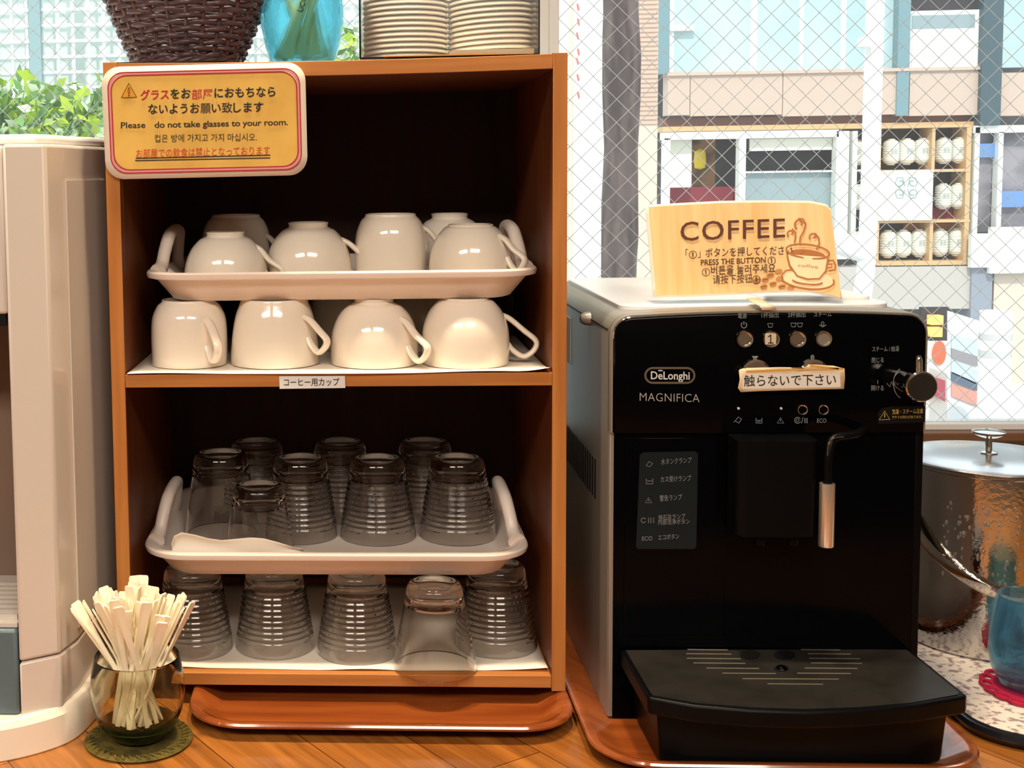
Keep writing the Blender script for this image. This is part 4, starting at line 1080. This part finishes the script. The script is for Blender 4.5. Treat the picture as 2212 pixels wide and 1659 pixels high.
YS = 11.0
ZG = -2.9
concrete = mat('street_concrete', (206, 202, 196), .9)
struct('floor_street', box(-12, 22, .7, 24, ZG - .1, ZG), concrete)
beige = mat('beige_panel', (206, 184, 168), .7); cyang = mat('pale_cyan_glazing', (168, 196, 200), .12, noise=((.7, 3, .5), (206, 226, 226), .35, .65))
teal = mat('teal_pillar', (122, 154, 162), .4); slate = mat('blue_grey_pillar', (150, 160, 176), .5)
brownm = mat('brown_soffit', (120, 84, 70), .6); cream = mat('cream_blind', (236, 234, 220), .7); whitef = mat('white_shopframe', (242, 244, 238), .5)
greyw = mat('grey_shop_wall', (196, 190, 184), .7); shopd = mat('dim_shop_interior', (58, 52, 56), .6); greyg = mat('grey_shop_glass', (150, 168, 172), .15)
redm = mat('dark_red_seat', (140, 50, 62), .7); oran = mat('orange_goods', (206, 132, 60), .7); timber = mat('pale_timber', (214, 178, 132), .6)
sb = thing('shop_building', 'beige and glass shop building across the street behind the wired window', 'building', (4.5, YS + .4, ZG))
mk('upper_glazing', fbox(1446, -60, 1968, 156, YS + .10, .05), cyang, sb)
mk('upper_glazing', fbox(2163, -60, 2300, 145, YS + .10, .05), cyang, sb)
for a, b in ((1447, 1456), (1622, 1636), (1728, 1736), (1818, 1828)):
    mk('mullion', fbox(a, -60, b, 156, YS + .05, .05), whitef, sb)
mk('air_duct', fbox(1446, 54, 1500, 66, YS + .02, .08), whitef, sb)
mk('teal_post', fbox(1420, -60, 1447, 160, YS + .0, .2), teal, sb)
for a, b in ((1443, 1490), (1491.5, 1690), (1691.5, 1940), (1965, 2124), (2160, 2300)):
    mk('spandrel_panel', fbox(a, 156, b, 249, YS, .2), beige, sb)
mk('ledge', fbox(1443, 150, 2124, 157, YS - .03, .2), beige, sb)
mk('pillar', fbox(1940, -60, 1966, 250, YS - .02, .25), teal, sb)
mk('pillar', fbox(2122, -60, 2166, 270, YS - .06, .3), mat('dark_teal_pillar', (72, 92, 100), .4), sb)
uw = mk('office_window', fbox(1966, 22, 2122, 156, YS + .02, .1), whitef, sb)
mk('blind', fbox(1970, 62, 2106, 146, YS + .012, .008), cream, uw)
mk('glazing', fbox(1970, 32, 2106, 62, YS + .012, .008), greyg, uw)
mk('dark_opening', fbox(1968, -60, 2122, 21, YS + .05, .05), shopd, sb)
mk('soffit', fbox(1432, 250, 2120, 268, YS + .10, .3), brownm, sb)
mk('eaves_trim', fbox(1432, 268, 2110, 279, YS + .06, .3), timber, sb)
mk('wall_core', box(at(1432, 0, YS)[0], 14, YS + .9, YS + 1.1, ZG, 5.0), mat('dim_interior', (112, 108, 108), .8), sb)
sf = mk('shop_frame', join(fbox(1432, 283, 1812, 299, YS, .12), fbox(1434, 299, 1447, 560, YS, .12), fbox(1596, 299, 1610, 560, YS, .12), fbox(1805, 283, 1832, 560, YS, .12), fbox(1840, 283, 1850, 560, YS, .12)), whitef, sb)
mk('curtain', fbox(1447, 299, 1494, 405, YS + .15, .03), cream, sb)
mk('shelving', fbox(1494, 299, 1545, 405, YS + .5, .05), mat('brown_shelving', (150, 112, 80), .8, noise=((6, 6, 9), (70, 50, 40), .4, .6)), sb)
mk('dark_interior', fbox(1545, 299, 1597, 440, YS + .5, .05), shopd, sb)
mk('yellow_goods', lathe([(0, .12), (.05, .09), (.06, 0), (.05, -.07), (0, -.09)], 16, tuple(at(1512, 347, YS + .4))), mat('yellow_goods', (230, 200, 40), .6), sb)
mk('red_bench', fbox(1440, 404, 1598, 440, YS + .45, .05), redm, sb)
mk('roller_blind', fbox(1620, 299, 1797, 325, YS + .10, .03), cream, sb)
mk('dark_interior', fbox(1612, 322, 1806, 372, YS + .30, .05), shopd, sb)
mk('grey_glazing', fbox(1610, 372, 1806, 560, YS + .14, .03), greyg, sb)
mk('counter_line', fbox(1610, 368, 1900, 372, YS + .08, .05), whitef, sb)
mk('lower_wall', fbox(1800, 576, 2100, 668, YS - .02, .3), greyw, sb)
mk('lower_wall', fbox(2140, 590, 2300, 1100, YS - .02, .3), mat('pale_shop_wall', (222, 208, 192), .7), sb)
mk('grey_column', fbox(2098, 560, 2143, 700, YS - .05, .3), mat('slate_column', (150, 158, 172), .6), sb)
mk('side_frame', join(fbox(2104, 275, 2114, 512, YS - .02, .1), fbox(2155, 285, 2165, 500, YS - .02, .1), fbox(2104, 270, 2300, 286, YS - .02, .1)), whitef, sb)
mk('side_glazing', fbox(2114, 286, 2300, 500, YS + .12, .03), mat('side_glazing', (110, 106, 112), .2, noise=((2, 2, 3), (158, 152, 160), .4, .6)), sb)
mk('blue_car_reflection', join(fbox(2160, 412, 2300, 447, YS + .05, .04), fbox(2110, 310, 2165, 340, YS + .05, .04)), mat('blue_reflection', (110, 150, 205), .4), sb)  # blue slabs imitating a car's reflection in the side glazing
mk('white_panel', join(fbox(2098, 505, 2140, 578, YS - .12, .06), fbox(2140, 490, 2300, 590, YS - .14, .06)), whitef, sb)
# shelf of lanterns
sh = thing('lantern_shelf', 'pale timber lantern shelf in the shop front', 'shelf', (at(1990, 575, YS)[0], YS + .2, at(1990, 575, YS)[2]))
mk('upright', fbox(1894, 270, 1901, 572, YS, .3), timber, sh); mk('upright', fbox(2085, 272, 2095, 572, YS, .3), timber, sh)
mk('divider', fbox(2013, 276, 2020, 366, YS + .01, .28), timber, sh); mk('divider', fbox(2008, 480, 2015, 564, YS + .01, .28), timber, sh)
for y in (270, 366, 475, 564): mk('shelf_board', fbox(1894, y, 2095, y + (6 if y != 564 else 9), YS - .005, .29), timber, sh)
mk('backing', fbox(1894, 272, 2095, 570, YS + .32, .03), mat('shelf_backing', (98, 84, 80), .8), sh)
mk('red_cloth', fbox(2015, 447, 2092, 474, YS + .22, .05), redm, sh); mk('orange_goods', fbox(1955, 482, 2090, 498, YS + .26, .05), oran, sh)
PAPERL = mat('lantern_paper', (226, 226, 214), .7)
lan = None
def lantern(px, pyt, pyb, label, grp, wpx=15.6, Y=YS + .13):
    global lan
    c = at(px, pyb, Y); t = at(px, pyt, Y)
    if lan is None:
        h = t[2] - c[2]; r = wpx / 2700 * (Y + 1.13)
        lan = thing('paper_lantern', label, 'lantern', tuple(c), group=grp)
        pr = [(0, 0), (r * .45, 0)] + [(r * (1 - .52 * abs(2 * k / 20 - 1) ** 8) + (.004 if k % 2 else 0), .01 + (h - .02) * k / 20) for k in range(21)] + [(r * .45, h), (0, h)]
        mk('paper_body', lathe(pr, 24), PAPERL, lan, world=False)
        mk('crest', box(-r * .34, r * .34, -r * 1.03, -r * .96, h * .42, h * .60), mat('lantern_crest', (178, 184, 176), .7), lan, world=False)
        lan['h'] = h
        return lan
    o = dup(lan, tuple(c), label); o['group'] = grp; s = (t[2] - c[2]) / lan['h']; o.scale = (1, 1, s)
    return o
nth = ['first', 'second', 'third', 'fourth', 'fifth']
for row, ys, xs_ in (('top', (300, 357), (1924, 1958, 1991, 2037, 2071)), ('bottom', (497, 557), (1917, 1950, 1984, 2029, 2065))):
    for i, x in enumerate(xs_): lantern(x, ys[0] - i, ys[1] - i, f'white paper lantern, {nth[i]} from left on the {row} board of the shop shelf', f'lanterns on the {row} board of the shop shelf')
lantern(2036, 396, 452, 'white paper lantern just right of the square shop sign', 'lanterns on the middle board of the shop shelf')
lantern(2069, 395, 451, 'white paper lantern at the right end of the shelf beside the square shop sign', 'lanterns on the middle board of the shop shelf')
for y, w_ in ((302, 'top'), (398, 'middle'), (500, 'bottom')):
    lantern(1851, y, y + 55, f'{w_} white paper lantern half hidden left of the white pole', 'lanterns left of the white pole', 17, YS + .24)
sg = thing('shop_sign', 'square white sign with a curled grey emblem among the lanterns', 'sign', tuple(at(1957, 472, YS - .03)))
mk('sign_board', fbox(1898, 368, 2015, 476, YS - .03, .02), whitef, sg)
Q = plane(YS - .034); em = []
for sx in (-1, 1):
    for sy in (-1, 1):
        em.append(stroke_px([(1958 + sx * x, 406 + sy * y) for x, y in spiral(13, 12, 2, 8.5, .4, 5.2, 18)], 2.6, Q))
        em.append(stroke_px([(1958 + sx * 3, 406 + sy * 3), (1958 + sx * 8, 406 + sy * 22), (1958 + sx * 20, 406 + sy * 22), (1958 + sx * 24, 406 + sy * 10), (1958 + sx * 18, 406 + sy * 2)], 2.2, Q))
mk('emblem', join(*em), mat('emblem_grey', (150, 172, 170), .6), sg)
# left: neighbouring brick pillar, trunk, banner, pole
mk_b = thing('brick_pillar', 'pale pink brick pillar beside the dark tree trunk', 'pillar', (at(1400, 600, 9)[0], 9.2, ZG))
bt = mat('pale_brick', (232, 208, 190), .8)
g = fbox(1377, -80, 1420, 700, 9, .3); mk('pillar_core', g, bt, mk_b)
zz = at(1400, 268, 9)[2]; cour = []
xa, xb = at(1376.5, 200, 8.995)[0], at(1420.5, 200, 8.995)[0]
while zz < 2.3: cour.append(box(xa, xb, 8.985, 9.02, zz, zz + .018)); zz += .036
mk('brick_courses', join(*cour), mat('brick_course', (214, 184, 166), .8), mk_b)
tr = thing('tree_trunk', 'dark rough tree trunk outside the wired window', 'tree trunk', (at(1337, 600, 6)[0], 6, ZG))
tx = at(1337, 300, 6)[0]
mk('trunk', tube([(tx + .012 * math.sin(z * 2), 6, z) for z in [ZG + .25 * k for k in range(20)]], [.100 + .008 * math.sin(k * 1.7) for k in range(20)], 20), mat('bark', (112, 96, 92), .9, noise=((14, 14, 2.5), (72, 58, 58), .38, .62), bump=(30, 1.0)), tr)
tag(mk('concrete_post', fbox(1362, -80, 1378, 640, 6.4, .1), mat('grey_post', (186, 174, 162), .8)), 'slim grey post just right of the dark tree trunk', 'post')
bn = thing('street_banner', 'tall white street banner outside just right of the cabinet', 'banner', (at(1268, 600, 3)[0], 3, ZG))
mk('banner_cloth', fbox(1238, -120, 1300, 680, 3, .01), mat('banner_white', (250, 250, 248), .8), bn)
mk('banner_pole', tube([(at(1236, 300, 3)[0] - .002, 3.01, ZG), (at(1236, 300, 3)[0] - .002, 3.01, 1.2)], .008, 10), mat('banner_pole', (232, 222, 206), .5), bn)
mk('printed_marks', join(*[stroke_px([(1247 + dx, y), (1250 + dx, y + 14)], 4, plane(2.995)) for dx, y in ((0, 8), (1, 40), (-1, 70), (1, 105), (-1, 125), (0, 160), (1, 198))]), mat('banner_red', (226, 120, 112), .7), bn)
pl = thing('utility_pole', 'white bent pole in front of the lantern shop', 'pole', (at(1855, 620, 5)[0], 5, ZG))
pa = [tuple(at(x, y, 5)) for x, y in ((1893, -80), (1889, 60), (1885, 200), (1881, 340), (1876, 480), (1868, 600), (1850, 700), (1830, 800), (1815, 1000))]
mk('pole_shaft', tube(smooth_path(pa, 4), [.041 + .012 * max(0, (i - 20) / 12) for i in range(33)], 16), mat('pole_white', (250, 250, 248), .5), pl)
mk('cross_arm', tube([tuple(at(1798, 520, 5)), tuple(at(1872, 545, 5))], .055, 12), mat('pole_white', (250, 250, 248), .5), pl)
mk('bracket', lathe([(0, .03), (.03, .02), (.035, -.02), (0, -.03)], 12, tuple(at(1868, 92, 4.95))), mat('pole_white', (250, 250, 248), .5), pl)
# street level at the right
Yl = 8.5
rp = thing('round_post', 'white round post with two grey bands down in the street', 'post', (at(2150, 900, 7.5)[0], 7.5, ZG))
rx_ = at(2148, 800, 7.5)[0]
mk('post_body', lathe([(0, 0), (.098, 0), (.098, at(2148, 672, 7.5)[2] - ZG), (0, at(2148, 672, 7.5)[2] - ZG)], 32, (rx_, 7.5, ZG)), mat('post_white', (248, 248, 244), .5), rp)
for ya, yb_ in ((724, 738), (760, 776)):
    za, zb = at(2148, yb_, 7.4)[2], at(2148, ya, 7.4)[2]
    mk('band', lathe([(.0985, za), (.1, za), (.1, zb), (.0985, zb)], 32, (rx_, 7.5, 0)), mat('post_band', (206, 206, 206), .6), rp)
nb = thing('photo_board', 'pale street board of food photos beside the white round post', 'board', (at(2080, 940, Yl)[0], Yl, ZG))
def slant(px0, px1, a0, a1, b0, b1, Y, d=.03):
    q = [tuple(at(px0, a0, Y)), tuple(at(px1, b0, Y)), tuple(at(px1, b1, Y)), tuple(at(px0, a1, Y))]
    return loft([q, [(x, y + d, z) for x, y, z in q]])
mk('board_face', slant(2050, 2118, 672, 1030, 694, 1030, Yl), mat('board_white', (240, 242, 242), .6), nb)
for a0, a1, b0, b1, m_ in ((724, 752, 734, 770, mat('photo_blue', (196, 214, 226), .5)), (752, 772, 770, 792, mat('photo_grey', (150, 146, 150), .5)), (776, 806, 800, 832, mat('photo_blue', (196, 214, 226), .5)), (803, 824, 828, 845, mat('photo_slate', (96, 108, 130), .5)), (828, 856, 848, 878, mat('photo_coral', (226, 156, 140), .5))):
    mk('photo', slant(2056, 2112, a0, a1, b0, b1, Yl - .02, .015), m_, nb)
sl = thing('shop_stall', 'street stall with orange lamps and red goods right of the coffee machine', 'stall', (at(2025, 940, 9)[0], 9, ZG))
mk('stall_back', fbox(1990, 664, 2050, 740, 9.3, .05), shopd, sl)
mk('lamp', fbox(2012, 682, 2038, 702, 9.2, .08), mat('stall_lamp', (255, 190, 100), .5, emit=((255, 170, 80), 1.2)), sl)
mk('lamp', fbox(2012, 708, 2036, 728, 9.2, .08), mat('stall_lamp', (255, 190, 100), .5), sl)
mk('front_board', fbox(1990, 738, 2046, 1030, 9.1, .05), mat('stall_cream', (236, 230, 220), .7), sl)
mk('round_poster', fill_px(ell_px(2029, 762, 15, 26, 20), plane(9.08)), mat('poster_orange', (222, 110, 72), .6), sl)
mk('red_rack', slant(2010, 2042, 812, 850, 822, 868, 9.05), mat('rack_red', (214, 92, 104), .6), sl)

# hedge and white fence beyond the left window
wallp = mat('sunlit_wall', (226, 238, 232), .8)
tag(mk('garden_wall', box(-3.4, .55, 4.6, 4.7, ZG, 2.6), wallp), 'pale sunlit wall behind the white lattice fence', 'wall')
fe = thing('lattice_fence', 'white square lattice fence beyond the left window', 'fence', (-1.3, 4.2, ZG))
bars = []
x = -2.9
while x < .3: bars.append(box(x, x + .012, 4.2, 4.215, .62, 1.9)); x += .066
z = .66
while z < 1.9: bars.append(box(-2.9, .3, 4.19, 4.2, z, z + .012)); z += .066
mk('lattice', join(*bars), mat('fence_white', (250, 252, 250), .6), fe)
mk('fence_post', box(-1.36, -1.31, 4.17, 4.23, ZG, 1.95), mat('fence_post_grey', (150, 178, 182), .6), fe)
mk('fence_base', box(-2.9, .3, 4.22, 4.27, ZG, .82), mat('fence_base_grey', (190, 204, 206), .7), fe)
leaf = [mat('leaf_lime', (190, 220, 60), .5), mat('leaf_green', (120, 170, 90), .5), mat('leaf_pale', (206, 226, 190), .5)]
rl = random.Random(3)
def bush(label, cx, cy, cz, rx_, rz_, n, size=.036):
    t = thing('hedge_bush', label, 'bush', (cx, cy, ZG), group='bushes beyond the window')
    mk('stem', tube([(cx, cy, ZG), (cx + .03, cy, cz - rz_ * .5), (cx, cy, cz)], .02, 8), mat('stem_brown', (104, 84, 60), .9), t)
    for mi in range(3):
        V, F = [], []
        for k in range(n // 3):
            a, b = rl.uniform(0, 2 * PI), rl.uniform(-1, 1); rr_ = rl.uniform(.5, 1)
            c = Vector((cx + rx_ * rr_ * math.cos(a) * math.sqrt(1 - b * b), cy + .22 * rr_ * math.sin(a) * math.sqrt(1 - b * b), cz + rz_ * rr_ * b + .05 * math.sin(9 * a)))
            u = Vector((rl.uniform(-1, 1), rl.uniform(-1, 1), rl.uniform(-.4, 1))).normalized(); w = u.cross(Vector((rl.uniform(-1, 1), rl.uniform(-1, 1), rl.uniform(-1, 1)))).normalized()
            s = size * rl.uniform(.6, 1.2); k0 = len(V)
            V += [tuple(c - u * s), tuple(c + w * s * .5), tuple(c + u * s), tuple(c - w * s * .5)]; F.append((k0, k0 + 1, k0 + 2, k0 + 3))
        mk('foliage', (V, F), leaf[mi], t, smooth=0)
bush('bright green bush behind the white dispenser', -1.12, 3.1, .60, .32, .21, 1500)
bush('green bush between the dispenser and the cabinet', -.78, 3.2, .58, .25, .25, 1200)
bush('sunlit plants seen between the blue jar and the acrylic box', .06, 3.0, .80, .22, .14, 500, .028)
bush('green plant between the acrylic box and the white banner', .62, 3.6, .90, .12, .30, 500, .03)

# a passer-by beyond the bucket
pe = thing('person', 'person in a white hood and pale blue top in the street beyond the bucket', 'person', (at(2200, 900, 8)[0], 8, ZG))
hx = pe.location.x; hzz = at(2200, 872, 8)[2]
def person_body():
    k = hzz
    n = {'pel': (0, 0, k - .72), 'chest': (0, 0, k - .32), 'neck': (0, .01, k - .16), 'head': (0, -.01, k - .02), 'top': (0, 0, k + .08),
         'hl': (-.09, 0, k - .76), 'kl': (-.10, -.02, k - 1.16), 'al': (-.10, .02, ZG + .07), 'tl': (-.10, -.12, ZG + .03), 'hr': (.09, 0, k - .76), 'kr': (.10, -.03, k - 1.16), 'ar': (.10, .03, ZG + .07), 'tr': (.10, -.11, ZG + .03),
         'sl': (-.17, 0, k - .24), 'el': (-.22, .02, k - .52), 'wl': (-.22, -.05, k - .76), 'fl': (-.22, -.07, k - .86), 'sr': (.17, 0, k - .24), 'er': (.23, .02, k - .52), 'wr': (.24, -.06, k - .75), 'fr': (.24, -.09, k - .85)}
    rad = dict(pel=.13, chest=.13, neck=.05, head=.095, top=.07, hl=.085, kl=.06, al=.04, tl=.04, hr=.085, kr=.06, ar=.04, tr=.04, sl=.06, el=.045, wl=.03, fl=.03, sr=.06, er=.045, wr=.03, fr=.03)
    E_ = ['pel chest', 'chest neck', 'neck head', 'head top', 'pel hl', 'hl kl', 'kl al', 'al tl', 'pel hr', 'hr kr', 'kr ar', 'ar tr', 'chest sl', 'sl el', 'el wl', 'wl fl', 'chest sr', 'sr er', 'er wr', 'wr fr']
    ks = list(n); me = bpy.data.meshes.new('body')
    me.from_pydata([(n[q][0], n[q][1], n[q][2] - ZG) for q in ks], [tuple(ks.index(w) for w in e.split()) for e in E_], [])
    me.materials.append(mat('skin', (222, 180, 156), .6))
    o = bpy.data.objects.new('body', me); COL.objects.link(o); o.parent = pe
    s = o.modifiers.new('skin', 'SKIN')
    for i, q in enumerate(ks): me.skin_vertices[0].data[i].radius = (rad[q], rad[q]); me.skin_vertices[0].data[i].use_root = q == 'pel'
    u = o.modifiers.new('sub', 'SUBSURF'); u.levels = 2; u.render_levels = 2
person_body()
mk('hood', lathe([(.115, -.175), (.145, -.15), (.158, -.06), (.150, .03), (.115, .09), (.06, .118), (0, .125), (0, .115), (.10, .07), (.125, 0), (.115, -.165)], 28, (0, 0, hzz - ZG + .01)), mat('hat_white', (250, 250, 250), .8), pe, world=False)
mk('blue_top', loft([[(rx2 * math.cos(a), ry2 * math.sin(a), z - ZG) for a in (2 * PI * i / 24 for i in range(24))] for z, rx2, ry2 in ((hzz - .76, .175, .145), (hzz - .55, .165, .14), (hzz - .33, .19, .15), (hzz - .22, .20, .12), (hzz - .155, .09, .075))], False, False), mat('pale_blue_cloth', (140, 200, 236), .8), pe, world=False, solid=.01)
mk('trousers', join(*[loft([[(s * .095 + rr2 * math.cos(a), rr2 * math.sin(a), z - ZG) for a in (2 * PI * i / 16 for i in range(16))] for z, rr2 in ((ZG + .10, .07), (hzz - 1.15, .085), (hzz - .74, .11))], False, False) for s in (-1, 1)]), mat('dark_trousers', (60, 66, 84), .8), pe, world=False, solid=.01)
